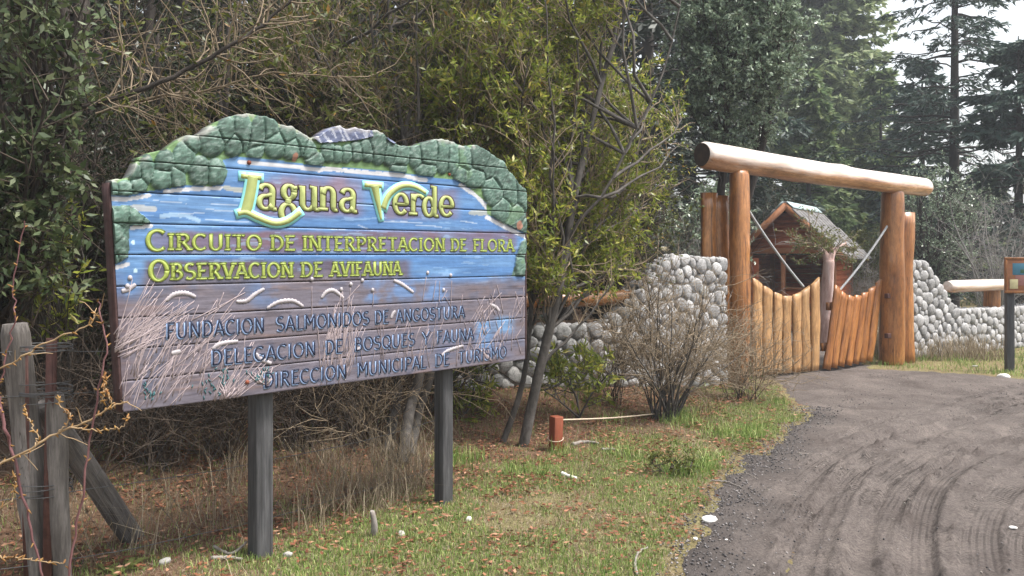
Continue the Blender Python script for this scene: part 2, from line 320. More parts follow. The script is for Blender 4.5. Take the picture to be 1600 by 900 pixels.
for k_, (o_, hw_) in enumerate(((.21, .07), (-.20, .06), (.24, .08), (-.22, .07), (.22, .07))):
    P_ = TRG[k_][0]; T_ = nrm_ = np.gradient(P_, axis=0); T_ = T_/np.linalg.norm(T_, axis=1, keepdims=True); TRG.append((P_+np.stack([T_[:, 1], -T_[:, 0]], 1)*(o_+.05*np.sin(np.linspace(0, 5, 60)+k_))[:, None], hw_))
def tracks(x, y):
    z = np.zeros_like(x); tr = np.zeros_like(x); arc = np.zeros_like(x); acr = np.zeros_like(x)
    for P, hw in TRG:
        S = np.concatenate([[0], np.cumsum(np.linalg.norm(np.diff(P, axis=0), axis=1))])
        bd = np.full(x.shape, 9.); bs = np.zeros_like(x)
        for k in range(len(P)-1):
            a, b = P[k], P[k+1]; ab = b-a; L2 = ab@ab
            tt = np.clip(((x-a[0])*ab[0]+(y-a[1])*ab[1])/L2, 0, 1)
            dx = x-a[0]-tt*ab[0]; dy = y-a[1]-tt*ab[1]; sg = np.sign(dx*ab[1]-dy*ab[0]); d = np.hypot(dx, dy)
            u = d < np.abs(bd); bd = np.where(u, d*sg, bd); bs = np.where(u, S[k]+tt*(S[k+1]-S[k]), bs)
        e = np.abs(bd)+.035*(fbm(bs*4, bs*0+hw*90, 4)-.5); wgt = .35+.9*fbm(bs*.9, bs*0+hw*50, 7)
        z += wgt*(-.022*(1-sm(hw*.8, hw*1.02, e))+.034*np.exp(-((e-hw*1.2)/(hw*.20))**2)*np.clip(-.9+3.2*fbm(x*11, y*11, 13, 3), -.1, 2)*sm(.35, .62, fbm(bs*1.3, bs*0+hw*70, 19)))
        u = (1-sm(hw*.8, hw*1.05, e)) > tr
        tr = np.where(u, 1-sm(hw*.8, hw*1.05, e), tr); arc = np.where(u, bs, arc); acr = np.where(u, bd, acr)
    return z, tr, arc, acr
def road_mat():
    m, t, p = new_mat('grey brown volcanic dirt')
    tc = t.nodes.new('ShaderNodeTexCoord'); A = {k: node(t, 'ShaderNodeAttribute', attribute_name=k) for k in ('track', 'arc', 'across', 'edge')}
    n1 = node(t, 'ShaderNodeTexNoise', Scale=1.7, Detail=9, Roughness=.68); n2 = node(t, 'ShaderNodeTexNoise', Scale=55, Detail=6, Roughness=.75)
    for n in (n1, n2): t.links.new(tc.outputs['Object'], n.inputs['Vector'])
    r1 = ramp(t, [(.28, (.062, .050, .045, 1)), (.5, (.106, .090, .083, 1)), (.72, (.158, .134, .121, 1))]); t.links.new(n1.outputs['Fac'], r1.inputs['Fac'])
    r2 = ramp(t, [(.30, (.45, .43, .44, 1)), (.5, (1, 1, 1, 1)), (.70, (1.5, 1.48, 1.47, 1))]); t.links.new(n2.outputs['Fac'], r2.inputs['Fac'])
    mx = node(t, 'ShaderNodeMix', data_type='RGBA', blend_type='MULTIPLY'); mx.inputs['Factor'].default_value = 1
    t.links.new(r1.outputs[0], mx.inputs['A']); t.links.new(r2.outputs[0], mx.inputs['B'])
    dk = node(t, 'ShaderNodeMix', data_type='RGBA'); dk.inputs['B'].default_value = (.066, .058, .055, 1)
    t.links.new(A['edge'].outputs['Fac'], dk.inputs['Factor']); t.links.new(mx.outputs['Result'], dk.inputs['A'])
    t.links.new(dk.outputs['Result'], p.inputs['Base Color']); p.inputs['Roughness'].default_value = .93; p.inputs['Specular IOR Level'].default_value = .15
    # tyre tread: chevron bars along each track
    ab = node(t, 'ShaderNodeMath', operation='ABSOLUTE'); t.links.new(A['across'].outputs['Fac'], ab.inputs[0])
    s1 = node(t, 'ShaderNodeMath', operation='MULTIPLY_ADD'); s1.inputs[1].default_value = .5; t.links.new(ab.outputs[0], s1.inputs[0]); t.links.new(A['arc'].outputs['Fac'], s1.inputs[2])
    s2 = node(t, 'ShaderNodeMath', operation='MULTIPLY'); s2.inputs[1].default_value = 2*math.pi/.042; t.links.new(s1.outputs[0], s2.inputs[0])
    s3 = node(t, 'ShaderNodeMath', operation='SINE'); t.links.new(s2.outputs[0], s3.inputs[0])
    n3 = node(t, 'ShaderNodeTexNoise', Scale=3.2, Detail=3); t.links.new(tc.outputs['Object'], n3.inputs['Vector'])
    r3 = ramp(t, [(.52, (0, 0, 0, 1)), (.66, (1, 1, 1, 1))]); t.links.new(n3.outputs['Fac'], r3.inputs['Fac'])
    s4 = node(t, 'ShaderNodeMath', operation='MULTIPLY'); t.links.new(s3.outputs[0], s4.inputs[0]); t.links.new(A['track'].outputs['Fac'], s4.inputs[1])
    s5 = node(t, 'ShaderNodeMath', operation='MULTIPLY'); t.links.new(s4.outputs[0], s5.inputs[0]); t.links.new(r3.outputs[0], s5.inputs[1])
    g1 = node(t, 'ShaderNodeMath', operation='MULTIPLY'); g1.inputs[1].default_value = 2*math.pi/.036; t.links.new(A['across'].outputs['Fac'], g1.inputs[0])
    g2 = node(t, 'ShaderNodeMath', operation='COSINE'); t.links.new(g1.outputs[0], g2.inputs[0])
    g3 = node(t, 'ShaderNodeMath', operation='MULTIPLY'); t.links.new(g2.outputs[0], g3.inputs[0]); t.links.new(A['track'].outputs['Fac'], g3.inputs[1])
    n4 = node(t, 'ShaderNodeTexNoise', Scale=2.1, Detail=4); t.links.new(tc.outputs['Object'], n4.inputs['Vector']); r4 = ramp(t, [(.40, (0, 0, 0, 1)), (.58, (1, 1, 1, 1))]); t.links.new(n4.outputs['Fac'], r4.inputs['Fac'])
    g4 = node(t, 'ShaderNodeMath', operation='MULTIPLY'); t.links.new(g3.outputs[0], g4.inputs[0]); t.links.new(r4.outputs[0], g4.inputs[1])
    b0_ = node(t, 'ShaderNodeBump', Strength=.8, Distance=.009); t.links.new(g4.outputs[0], b0_.inputs['Height'])
    b1 = node(t, 'ShaderNodeBump', Strength=.85, Distance=.022); t.links.new(b0_.outputs[0], b1.inputs['Normal']); t.links.new(n2.outputs['Fac'], b1.inputs['Height'])
    b2 = node(t, 'ShaderNodeBump', Strength=.7, Distance=.010); t.links.new(s5.outputs[0], b2.inputs['Height']); t.links.new(b1.outputs[0], b2.inputs['Normal'])
    t.links.new(b2.outputs[0], p.inputs['Normal'])
    return m
xs = axis([(-1.5, .4, .25), (.4, 6.2, .024), (6.2, 9, .1), (9, 40, 1.5)]); ys = axis([(-12, 3.4, .8), (3.4, 8.5, .026), (8.5, 12.5, .06), (12.5, 28, .5)])
X, Y, Fq = grid(xs, ys); S = road_s(X, Y); tz, tr, arc, acr = tracks(X, Y)
clod = (fbm(X*5, Y*5, 31, 4)-.5)+.55*(fbm(X*16, Y*16, 33, 3)-.45)*sm(.42, .58, fbm(X*1.6, Y*1.6, 35))
Z = hgt(X, Y)+.010-.085*(1-sm(-.16, .16, S))+tz*sm(0, .4, S)+.030*clod*sm(0, .5, S)*(1-.75*tr)
ed = (1-sm(.12, .55, S+.35*(fbm(X*3, Y*3, 8)-.5)))*sm(3.2, 4.2, Y)*(1-sm(7.6, 8.6, Y))*(1-sm(3, 4, X))*.7
me = mesh_np('dirt_road', np.stack([X, Y, Z], -1), Fq[(S.ravel()[Fq].max(1) > -.3)], road_mat(), True)
attr(me, 'track', tr*sm(.36, .52, fbm(X*1.1+40, Y*1.1, 61))); attr(me, 'arc', arc); attr(me, 'across', acr); attr(me, 'edge', ed)
kind(link('dirt_road', me), 'structure')
def gz(x, y): return float(hgt(x, y))

# ================================================================ painted sign
def S3(u, z, w_=0.):
    u = np.asarray(u, float); z = np.asarray(z, float); w_ = np.asarray(w_, float)
    return np.stack([SL[0]+SD[0]*u+SN[0]*w_, SL[1]+SD[1]*u+SN[1]*w_, z+0*u], -1)
def su(px, off=0.):                                      # position along the board of a chart column
    k = (px-800)/F; o = SL+SN*off
    return (k*o[1]-o[0])/(SD[0]-k*SD[1])
def sd_(u): return SL[1]+SD[1]*u
def suz(px, py): u = su(px); return u, EYE-(py-HY)/F*sd_(u)
def chart(u, z):
    d = SL[1]+SD[1]*u; return 800+F*(SL[0]+SD[0]*u)/d, HY-F*(z-EYE)/d
OUT = [(155,283),(180,280),(199,277),(205,265),(216,247),(237,237),(258,236),(273,222),(293,212),(312,210),(339,192),(354,185),(377,179),(391,177),(402,181),(417,182),(432,190),(440,195),(458,198),(472,208),(488,216),(497,214),(512,202),(531,197),(542,203),(555,200),(578,205),(588,203),(598,209),(607,218),(627,229),(650,228),(665,221),(688,217),(708,222),(723,229),(740,226),(757,234),(772,245),(786,252),(792,266),(801,271),(809,288),(822,297)]
OU = np.array([suz(*p) for p in OUT]); OU[0, 0] = -.02; OU[-1, 0] = SW+.01
def outline(u): return np.interp(u, OU[:, 0], OU[:, 1])+.004*np.sin(u*90)*np.sin(u*37)
PH = .1455; ZB = EYE-5*PH
def uleft(z): return 0.0+.062*np.clip((2.05-z)/(2.05-ZB), -.2, 1)
LOW = [(140,306),(157,305),(198,306),(230,299),(267,294),(292,289),(328,292),(348,287),(356,268),(347,250),(371,244),(415,248),(458,254),(500,260),(560,263),(616,268),(668,276),(711,281),(734,294),(760,317),(761,334),(783,348),(820,365),(830,370)]
LP_ = [(150,324),(180,321),(203,321),(216,331),(236,347),(222,352),(203,352),(201,380),(200,400),(188,410),(165,416),(150,416)]
RP_ = [(799,432),(804,415),(806,398),(813,378),(824,370),(830,432)]
MP_ = [(488,217),(497,205),(530,190),(580,195),(580,214),(560,219),(520,223),(498,224)]
RIM2 = [(600,218),(607,212),(618,222),(612,226)]
def inpoly(x, y, P):
    r = np.zeros(x.shape, bool); n = len(P)
    for i in range(n):
        (x1, y1), (x2, y2) = P[i], P[(i+1) % n]
        c = ((y1 > y) != (y2 > y)) & (x < (x2-x1)*(y-y1)/((y2-y1) or 1e-9)+x1); r ^= c
    return r
def seg_d(x, y, P):
    d = np.full(x.shape, 1e9)
    for a, b in zip(P[:-1], P[1:]):
        ax, ay = a; bx, by = b; L2 = (bx-ax)**2+(by-ay)**2
        t = np.clip(((x-ax)*(bx-ax)+(y-ay)*(by-ay))/L2, 0, 1); d = np.minimum(d, np.hypot(x-ax-t*(bx-ax), y-ay-t*(by-ay)))
    return d
TREEP = LOW+[(840, 150), (130, 150)]
LOBES = [(172,295,15,13),(195,295,14,13),(215,290,14,14),(210,270,11,16),(228,266,11,24),(252,280,17,17),(256,254,14,20),(276,278,13,19),(286,246,17,26),(300,225,15,15),(330,222,21,23),(312,268,17,24),(336,270,17,22),(352,205,14,24),(366,226,15,20),(378,205,15,32),(401,210,14,36),(398,236,13,14),(420,201,14,24),(430,226,18,22),(447,212,14,20),(455,232,17,18),(469,225,12,20),(482,236,12,19),(491,250,15,13),(512,238,12,16),(526,241,11,14),(541,240,11,15),(556,237,12,16),(572,236,13,18),(590,229,15,28),(608,240,13,20),(625,246,14,22),(622,264,13,12),(650,246,13,20),(669,241,18,24),(690,241,14,30),(664,264,17,14),(706,247,12,26),(726,252,14,26),(748,250,18,26),(765,262,14,24),(741,276,18,18),(780,276,15,26),(770,297,16,26),(796,300,15,32),(813,312,12,34),(785,328,16,22),(806,337,16,26),(817,352,9,18),(722,272,14,18),
         (168,338,13,17),(190,336,13,17),(212,340,14,14),(227,346,9,8),(175,366,18,18),(190,388,14,20),(172,402,14,16),(815,390,8,18),(812,415,8,20)]
rngS = np.random.default_rng(4)
LOBT = rngS.uniform(-.35, .35, len(LOBES)); LOBB = rngS.uniform(.78, 1.2, len(LOBES))
def lobe_field(x, y):
    h = np.zeros_like(x); b = np.ones_like(x); h2 = np.zeros_like(x)
    for (cx, cy, rx, ry), th, br in zip(LOBES, LOBT, LOBB):
        dx = x-cx; dy = y-cy; c, s = math.cos(th), math.sin(th)
        r2 = ((dx*c+dy*s)/(rx*1.08))**2+((-dx*s+dy*c)/(ry*1.08))**2
        k = np.sqrt(np.clip(1-r2**1.4, 0, 1))*(.6+.4*min(rx, ry)/18)
        u = k > h; h2 = np.maximum(h2, np.minimum(h, k)); h = np.where(u, k, h); b = np.where(u, br, b)
    gr = np.exp(-((h-h2)/.075)**2)*(h2 > .02)
    return h-.55*gr*h, b
def paint(u, z):
    x, y = chart(u, z); n1 = fbm(u*9, z*9, 1); n2 = fbm(u*3, z*24, 2); n3 = fbm(u*40, z*40, 3, 3); n4 = fbm(u*6, z*60, 12, 3)
    jx = x+8*(n1-.5); jy = y+6*(fbm(u*14, z*14, 6)-.5)
    C = lambda r, g, b: np.array([lin(r), lin(g), lin(b)])
    col = np.broadcast_to(C(72, 124, 182), x.shape+(3,)).copy()
    def over(mask, c):
        nonlocal col
        mk = np.clip(mask, 0, 1)[..., None]; col = col*(1-mk)+np.asarray(c)*mk
    over((n2-.42)*1.6, C(112, 160, 206)); over((.42-n2)*1.5*(1-sm(300, 340, y)), C(56, 100, 160))
    brown = C(112, 106, 119); red = C(122, 92, 96)
    def blob(x0, x1, y0, y1, f=10):
        return sm(x0-f, x0+f, jx)*(1-sm(x1-f, x1+f, jx))*sm(y0-f*.6, y0+f*.6, jy)*(1-sm(y1-f*.6, y1+f*.6, jy))
    over(.8*blob(404, 566, 284, 338, 12)*(.35+1.2*n1), C(128, 112, 140)); over(.8*blob(598, 716, 296, 342, 9)*(.3+1.2*n1), C(122, 112, 140))
    over(.65*blob(420, 560, 275, 300, 10)*n1*1.6, C(140, 118, 138))
    over(.92*blob(232, 806, 361, 394, 7)*(.45+.9*n1), C(118, 92, 108)); over(.95*blob(228, 640, 407, 452, 8)*(.6+.7*n1), C(96, 80, 92))
    low = sm(428, 452, jy+12*(n1-.5)+.004*(x-160))
    low = np.maximum(low, .9*sm(415, 440, jy)*(1-sm(610, 660, jx)))
    low *= 1-.95*(1-sm(200, 245, jx))*(1-sm(450, 478, jy))
    over(low, brown)
    over(low*sm(.45, .75, n2)*.6, C(116, 100, 102)); over(low*sm(.5, .7, n1)*.55, C(88, 96, 122))
    over(low*.8*blob(390, 520, 440, 476, 16)*sm(.4, .6, n1), C(92, 116, 156)); over(low*.9*blob(560, 700, 432, 470, 14)*sm(.35, .6, n1), C(96, 134, 186))
    over(.9*blob(745, 770, 500, 545, 8), C(96, 148, 200)); over(.8*blob(775, 800, 495, 520, 8), C(104, 156, 206)); over(.5*blob(690, 800, 520, 560, 12)*n1*1.5, C(92, 110, 150))
    over(low*sm(.56, .7, n4)*.45, C(136, 108, 98)); over(low*sm(.58, .68, fbm(u*5, z*90, 44, 3))*.5, C(62, 52, 58))
    over((n4 > .63)*.35*(1-low), C(150, 190, 228))
    # shoreline, sand, foliage
    tree = inpoly(x, y, TREEP) | inpoly(x, y, LP_) | inpoly(x, y, RP_)
    shore = [((374,250),(440,256),(500,263),(509,261),(560,266),(624,271),(665,279)), ((720,287),(745,303),(761,322)), ((761,337),(790,353),(822,368)), ((150,307),(198,309),(233,303)), ((258,297),(300,293),(345,291)), ((205,354),(236,350)), ((168,419),(200,411))]
    for k in shore: over((seg_d(x, y+1.5*(n1-.5), [(a, b+2.5) for a, b in k]) < 3.2+1.2*(n3-.5)), C(196, 198, 204))
    over(.8*(seg_d(jx, jy, [(352,293),(380,297),(392,296)]) < 4), C(176, 176, 160)); over(.7*(seg_d(jx, jy, [(200,323),(240,327)]) < 4), C(186, 186, 176)); over(.7*(seg_d(jx, jy, [(735,333),(760,333)]) < 4), C(176, 176, 156))
    over(.8*(seg_d(jx, jy, [(250,338),(290,336),(310,345)]) < 3.5), C(150, 184, 214))
    for (xa, ya, xb, yb) in [(240,313,292,318),(278,334,320,333),(322,326,372,331),(320,342,388,347),(400,355,540,358),(330,318,372,320),(560,352,575,358),(600,346,660,348),(720,345,745,349),(650,352,690,355),(300,395,420,397)]:
        over(.75*(seg_d(x, y+2*(n1-.5), [(xa, ya), (xb, yb)]) < .8), C(176, 194, 216))
    hh, bb = lobe_field(x, y); st = fbm((u+z*.6)*34, (z-u*.5)*90, 17, 3)
    g = C(84, 116, 102)*bb[..., None]*(.78+.5*n1[..., None]); g = g+(st[..., None] > .56)*.10*np.array([.9, 1., .98]); g = np.where((st < .33)[..., None], g*.62, g)
    g = np.where((n3 < .33)[..., None], g*.75, g)
    col = np.where(tree[..., None], g, col)
    over((tree & (hh < .05) & inpoly(x, y, TREEP))*.8, C(112, 150, 84))
    over((tree & (x > 640) & (n1 > .62))*.35, C(120, 160, 110))
    mt = inpoly(x, y, MP_) | inpoly(x, y, RIM2)
    over(mt*1., C(94, 104, 138)); over(mt*(fbm(u*60+z*40, z*18, 8, 3) > .5)*.85, C(178, 184, 200)); over(mt*(n3 > .6)*.5, C(60, 66, 96))
    for (cx, cy) in [(459,246),(809,352)]: over((np.hypot((x-cx)/5, (y-cy)/7) < 1)*.9, C(176, 120, 98))
    for (cx, cy) in [(208,379),(212,423)]: over((np.hypot(x-cx, y-cy) < 3.2)*.9, C(190, 224, 236))
    over(((1-sm(.02, .06, u-uleft(z)))*sm(400, 470, y))*.5, C(92, 76, 84))
    over(.55*(1-sm(.0, .035, np.abs(z-outline(u))))*(n1 > .52), C(176, 170, 164))
    h = np.where(tree, hh, 0)*.024+np.where(mt, .012+.01*n1, 0)+np.where(tree, .004*(st-.5), 0)
    # weathered relief of the bare boards
    h = h+np.where(tree | mt, 0, .0022*(n4-.5)+.0012*(n3-.5))
    col *= .86*(.90+.2*n3)[..., None]
    col = col*.86+col.mean(-1, keepdims=True)*.14
    return np.clip(col, .01, .85), h
def sign_mat():
    m, t, p = new_mat('painted carved sign wood')
    a = node(t, 'ShaderNodeVertexColor', layer_name='Col'); tc = t.nodes.new('ShaderNodeTexCoord')
    mp = node(t, 'ShaderNodeMapping'); mp.inputs['Rotation'].default_value = (0, 0, -math.atan2(SD[1], SD[0])); mp.inputs['Scale'].default_value = (1, 1, 1)
    t.links.new(tc.outputs['Object'], mp.inputs['Vector'])
    m2 = node(t, 'ShaderNodeMapping'); m2.inputs['Scale'].default_value = (5, 5, 70); t.links.new(mp.outputs[0], m2.inputs['Vector'])
    n = node(t, 'ShaderNodeTexNoise', Scale=1.0, Detail=6, Roughness=.7); t.links.new(m2.outputs[0], n.inputs['Vector'])
    r = ramp(t, [(.3, (.72, .70, .70, 1)), (.55, (1, 1, 1, 1)), (.75, (1.18, 1.18, 1.2, 1))]); t.links.new(n.outputs['Fac'], r.inputs['Fac'])
    mx = node(t, 'ShaderNodeMix', data_type='RGBA', blend_type='MULTIPLY'); mx.inputs['Factor'].default_value = 1
    t.links.new(a.outputs[0], mx.inputs['A']); t.links.new(r.outputs[0], mx.inputs['B'])
    t.links.new(mx.outputs['Result'], p.inputs['Base Color']); p.inputs['Roughness'].default_value = .55; p.inputs['Specular IOR Level'].default_value = .35
    b = node(t, 'ShaderNodeBump', Strength=.35, Distance=.004); t.links.new(n.outputs['Fac'], b.inputs['Height']); t.links.new(b.outputs[0], p.inputs['Normal'])
    return m
MAT['sign'] = sign_mat()
sb = S3(SW/2, 0); sign = thing('sign_board', 'large carved and painted wooden sign reading Laguna Verde on two posts', 'sign', (sb[0], sb[1], 0))
TH = .075; GAP = .0022
def plank(k):
    z0 = ZB+PH*k; z1 = z0+PH; du = .0055
    u = np.arange(0, SW+du, du); nv = 28
    runs = []; ok = outline(u) > z0+.006
    i = 0
    while i < len(u):
        if ok[i]:
            j = i
            while j+1 < len(u) and ok[j+1]: j += 1
            if j-i > 3: runs.append(u[i:j+1])
            i = j+1
        else: i += 1
    mb = MB(); cols = []
    for ur in runs:
        top = np.minimum(z1-GAP, outline(ur)); bot = np.full_like(ur, z0+GAP)
        t = np.linspace(0, 1, nv)[:, None]; t = np.concatenate([t[:1], t[:1]+.018, t[1:-1], t[-1:]-.018, t[-1:]]); nv_ = len(t)
        U = np.broadcast_to(ur, (nv_, len(ur))).copy(); Zz = bot+(top-bot)*t
        ul = uleft(Zz); U = np.maximum(U, 0); U = ul+(U)*(SW-ul)/SW
        c, h = paint(U, Zz)
        edge = np.minimum(np.minimum(Zz-bot, top-Zz), 9)                     # rounded arris at each joint
        h = h-.0035*(1-sm(0, .004, edge))
        P = S3(U, Zz, h); n, m = U.shape; I = np.arange(n*m).reshape(n, m)
        Fq = np.stack([I[:-1, :-1], I[:-1, 1:], I[1:, 1:], I[1:, :-1]], -1).reshape(-1, 4)
        # rim: outline of the grid swept back by the board thickness
        ring = np.concatenate([I[0, :], I[1:, -1], I[-1, -2::-1], I[-2:0:-1, 0]])
        V = np.concatenate([P.reshape(-1, 3), S3(U.ravel()[ring], Zz.ravel()[ring], -TH+0*ring)])
        nb = n*m+np.arange(len(ring)); rq = np.stack([ring, nb, np.roll(nb, -1), np.roll(ring, -1)], -1)
        mb.add(V, [Fq, rq, nb[None, ::-1]])
        rc = np.full((len(ring), 3), .045); rc[:, 0] = .055
        cols.append(np.concatenate([c.reshape(-1, 3), rc]))
    me = mb.mesh('plank', MAT['sign']); cc = np.concatenate(cols)
    a = me.color_attributes.new('Col', 'FLOAT_COLOR', 'POINT'); a.data.foreach_set('color', np.concatenate([cc, np.ones((len(cc), 1))], 1).astype(np.float32).ravel())
    nf = len(me.polygons); sm_ = np.zeros(nf, bool); sm_[:] = True
    me.polygons.foreach_set('use_smooth', sm_)
    try: me.set_sharp_from_angle(angle=R(50))
    except Exception: pass
    return wpart('plank', me, sign)
for k in range(10): plank(k)
# end battens that close the left and right ends of the planks
def sbox(mb, u, z, w_, su_, sz, sw):
    M = Matrix(((SD[0], SN[0], 0), (SD[1], SN[1], 0), (0, 0, 1)))
    return mb.box(S3(u, z, w_), (su_, sw, sz), M)
for zz0, zz1, uu in ((ZB+.003, 1.928, 'l'), (ZB+.003, 2.03, 'r')):
    nseg = 10; zs = np.linspace(zz0, zz1, nseg+1); mb = MB(); V = []
    for z_ in zs:
        c = uleft(z_)-.011 if uu == 'l' else SW+.010
        V += [S3(c-.002, z_, -TH-.006), S3(c+.010, z_, -TH-.006), S3(c+.010, z_, -.002), S3(c-.002, z_, -.002)]
    V = np.array(V); I = np.arange(len(V)).reshape(-1, 4)
    Fq = [np.stack([I[:-1, q], I[:-1, (q+1) % 4], I[1:, (q+1) % 4], I[1:, q]], -1) for q in range(4)]
    mb.add(V, [np.concatenate(Fq), I[:1, ::-1], I[-1:]]); wpart('end_batten', mb.mesh('end_batten', MAT['sign_side']), sign)
# posts
for pxa, pxb in ((400.5, 427), (692, 708)):
    o1, o2 = su(pxa, -TH), su(pxb, -TH); wdt = o2-o1; uc = (o1+o2)/2; c = S3(uc, 0, -TH-wdt/2-.001)
    zb = gz(c[0], c[1])-.25; zt = 2.02
    me = MB().box((0, 0, (zt-zb)/2), (wdt, wdt*1.05, zt-zb)).mesh('post', MAT['tar_post'])
    p = link('post', me, sign, loc=Vector((c[0], c[1], zb))-sign.location, rot=(0, 0, math.atan2(SD[1], SD[0]))); bevel(p, .006)
# bolts
for (px, py) in ((386, 597), (389, 254), (702, 272)):
    u, z = suz(px, py); c = S3(u, z, .0); P = np.array([S3(u, z, k) for k in (0, .006, .010)]); V, Fq = tubes(P[None], np.array([[.012, .011, .003]]), 10)
    wpart('bolt_head', mesh_np('bolt_head', V, [Fq, np.arange(20, 30)[None]], MAT['red_post']), sign)

# ---- lettering
def arc(cx, cy, rx, ry, a0, a1, n=16):
    a = np.radians(np.linspace(a0, a1, n)); return np.stack([cx+rx*np.cos(a), cy+ry*np.sin(a)], 1)
def ln(*p): return np.array(p, float)
def cat(*a): return np.concatenate(a)
GL = {
 'C': (.74, [arc(.42, .5, .35, .46, 48, 312, 22)]),
 'I': (.36, [ln((.18, 0), (.18, 1))]),
 'U': (.80, [cat(ln((.15, 1), (.15, .34)), arc(.4, .32, .25, .29, 180, 360), ln((.65, .34), (.65, 1)))]),
 'T': (.72, [ln((.03, .95), (.69, .95)), ln((.36, 0), (.36, 1))]),
 'O': (.86, [arc(.43, .5, .35, .46, 0, 360, 30)]),
 'D': (.80, [ln((.16, 0), (.16, 1)), cat(ln((.16, .955), (.34, .955)), arc(.34, .5, .36, .455, 90, -90), ln((.34, .045), (.16, .045)))]),
 'E': (.64, [ln((.16, 0), (.16, 1)), ln((.16, .955), (.58, .955)), ln((.16, .52), (.5, .52)), ln((.16, .045), (.6, .045))]),
 'F': (.62, [ln((.16, 0), (.16, 1)), ln((.16, .955), (.58, .955)), ln((.16, .52), (.5, .52))]),
 'L': (.62, [ln((.16, 0), (.16, 1)), ln((.16, .045), (.6, .045))]),
 'N': (.82, [ln((.14, 0), (.14, 1)), ln((.14, .98), (.68, .02)), ln((.68, 0), (.68, 1))]),
 'P': (.70, [ln((.16, 0), (.16, 1)), cat(ln((.16, .955), (.36, .955)), arc(.36, .715, .25, .24, 90, -90), ln((.36, .475), (.16, .475)))]),
 'R': (.76, [ln((.16, 0), (.16, 1)), cat(ln((.16, .955), (.36, .955)), arc(.36, .725, .23, .23, 90, -90), ln((.36, .495), (.16, .495))), ln((.36, .49), (.70, .0))]),
 'B': (.72, [ln((.16, 0), (.16, 1)), cat(ln((.16, .955), (.34, .955)), arc(.34, .745, .21, .21, 90, -90), ln((.34, .535), (.16, .535))), cat(ln((.34, .53), (.36, .53)), arc(.36, .29, .25, .245, 90, -90), ln((.36, .045), (.16, .045)))]),
 'A': (.76, [ln((.05, 0), (.37, 1)), ln((.37, 1), (.71, 0)), ln((.18, .33), (.58, .33))]),
 'V': (.74, [ln((.05, 1), (.37, 0)), ln((.37, 0), (.69, 1))]),
 'S': (.66, [cat(arc(.33, .725, .24, .23, 40, 250, 14), arc(.33, .275, .26, .235, 70, -140, 14))]),
 'G': (.80, [arc(.42, .5, .35, .46, 48, 330, 22), ln((.46, .44), (.74, .44)), ln((.72, .44), (.72, .12))]),
 'M': (.95, [ln((.12, 0), (.12, 1)), ln((.12, 1), (.47, .35)), ln((.47, .35), (.82, 1)), ln((.82, 0), (.82, 1))]),
 'Q': (.86, [arc(.43, .5, .35, .46, 0, 360, 30), ln((.48, .26), (.8, -.05))]),
 'Y': (.72, [ln((.05, 1), (.36, .5)), ln((.67, 1), (.36, .5)), ln((.36, .52), (.36, 0))]),
 'a': (.82, [cat(arc(.34, .72, .24, .25, 165, 10, 12), ln((.575, .66), (.56, .2)), arc(.68, .17, .12, .15, 180, 300, 6)), cat(ln((.56, .60), (.40, .56)), arc(.33, .29, .25, .26, 80, 300, 14), ln((.47, .07), (.57, .2)))]),
 'g': (.80, [arc(.38, .70, .23, .27, 0, 360, 22), arc(.34, -.12, .29, .34, 0, 360, 24), ln((.36, .42), (.34, .24)), ln((.56, .86), (.74, .90))]),
 'u': (.88, [cat(ln((.04, .92), (.17, .95), (.17, .3)), arc(.38, .27, .21, .24, 180, 330, 10)), cat(ln((.45, .95), (.62, .95), (.62, .2)), arc(.74, .17, .12, .14, 180, 300, 6))]),
 'n': (.90, [ln((.16, 0), (.16, .97)), cat(ln((.16, .68)), arc(.40, .70, .22, .26, 165, 5, 12), ln((.62, .6), (.62, .2)), arc(.74, .17, .12, .14, 180, 300, 6))]),
 'e': (.78, [cat(ln((.12, .50), (.62, .50)), arc(.38, .52, .26, .44, 0, 320, 26))]),
 'r': (.64, [ln((.20, 0), (.20, .97)), cat(ln((.22, .66)), arc(.43, .68, .20, .25, 160, 30, 10))]),
 'd': (.84, [arc(.33, .45, .23, .42, 0, 360, 24), cat(ln((.42, 1.38), (.60, 1.40), (.60, .2)), arc(.72, .17, .12, .14, 180, 300, 6))]),
}
def ribbon(mb, P, W, h, base, k, off=(0, 0), grow=0):
    """one brush stroke on the board: P (n,2) in metres (u, z)"""
    P = np.asarray(P, float); n = len(P)
    if n < 2: return
    closed = np.linalg.norm(P[0]-P[-1]) < 1e-5
    T = nrm(np.gradient(P, axis=0))
    if closed: T[0] = T[-1] = nrm((P[1]-P[-2])[None])[0]
    if grow and not closed:
        P = P.copy(); P[0] -= T[0]*grow; P[-1] += T[-1]*grow
    Nn = np.stack([-T[:, 1], T[:, 0]], 1); W = np.broadcast_to(W, (n,))[:, None]/2+grow
    A = P+Nn*W+np.array(off); B = P-Nn*W+np.array(off); h = h+.00025*k
    V = np.concatenate([S3(A[:, 0], A[:, 1], h), S3(B[:, 0], B[:, 1], h), S3(A[:, 0], A[:, 1], base), S3(B[:, 0], B[:, 1], base)])
    a = np.arange(n-1); f = [np.stack([a+n, a+n+1, a+1, a], 1), np.stack([a, a+1, a+1+2*n, a+2*n], 1), np.stack([a+3*n, a+3*n+1, a+1+n, a+n], 1)]
    f.append(np.array([[0, 2*n, 3*n, n], [n-1, 2*n-1, 4*n-1, 3*n-1]]))
    mb.add(V, np.concatenate(f))
def nib(P, thick, thin, slant=0):
    P = np.asarray(P, float); T = nrm(np.gradient(P, axis=0))
    if np.linalg.norm(P[0]-P[-1]) < 1e-5: T[0] = T[-1] = nrm((P[1]-P[-2])[None])[0]
    return thin+(thick-thin)*np.abs(T[:, 1])**1.5
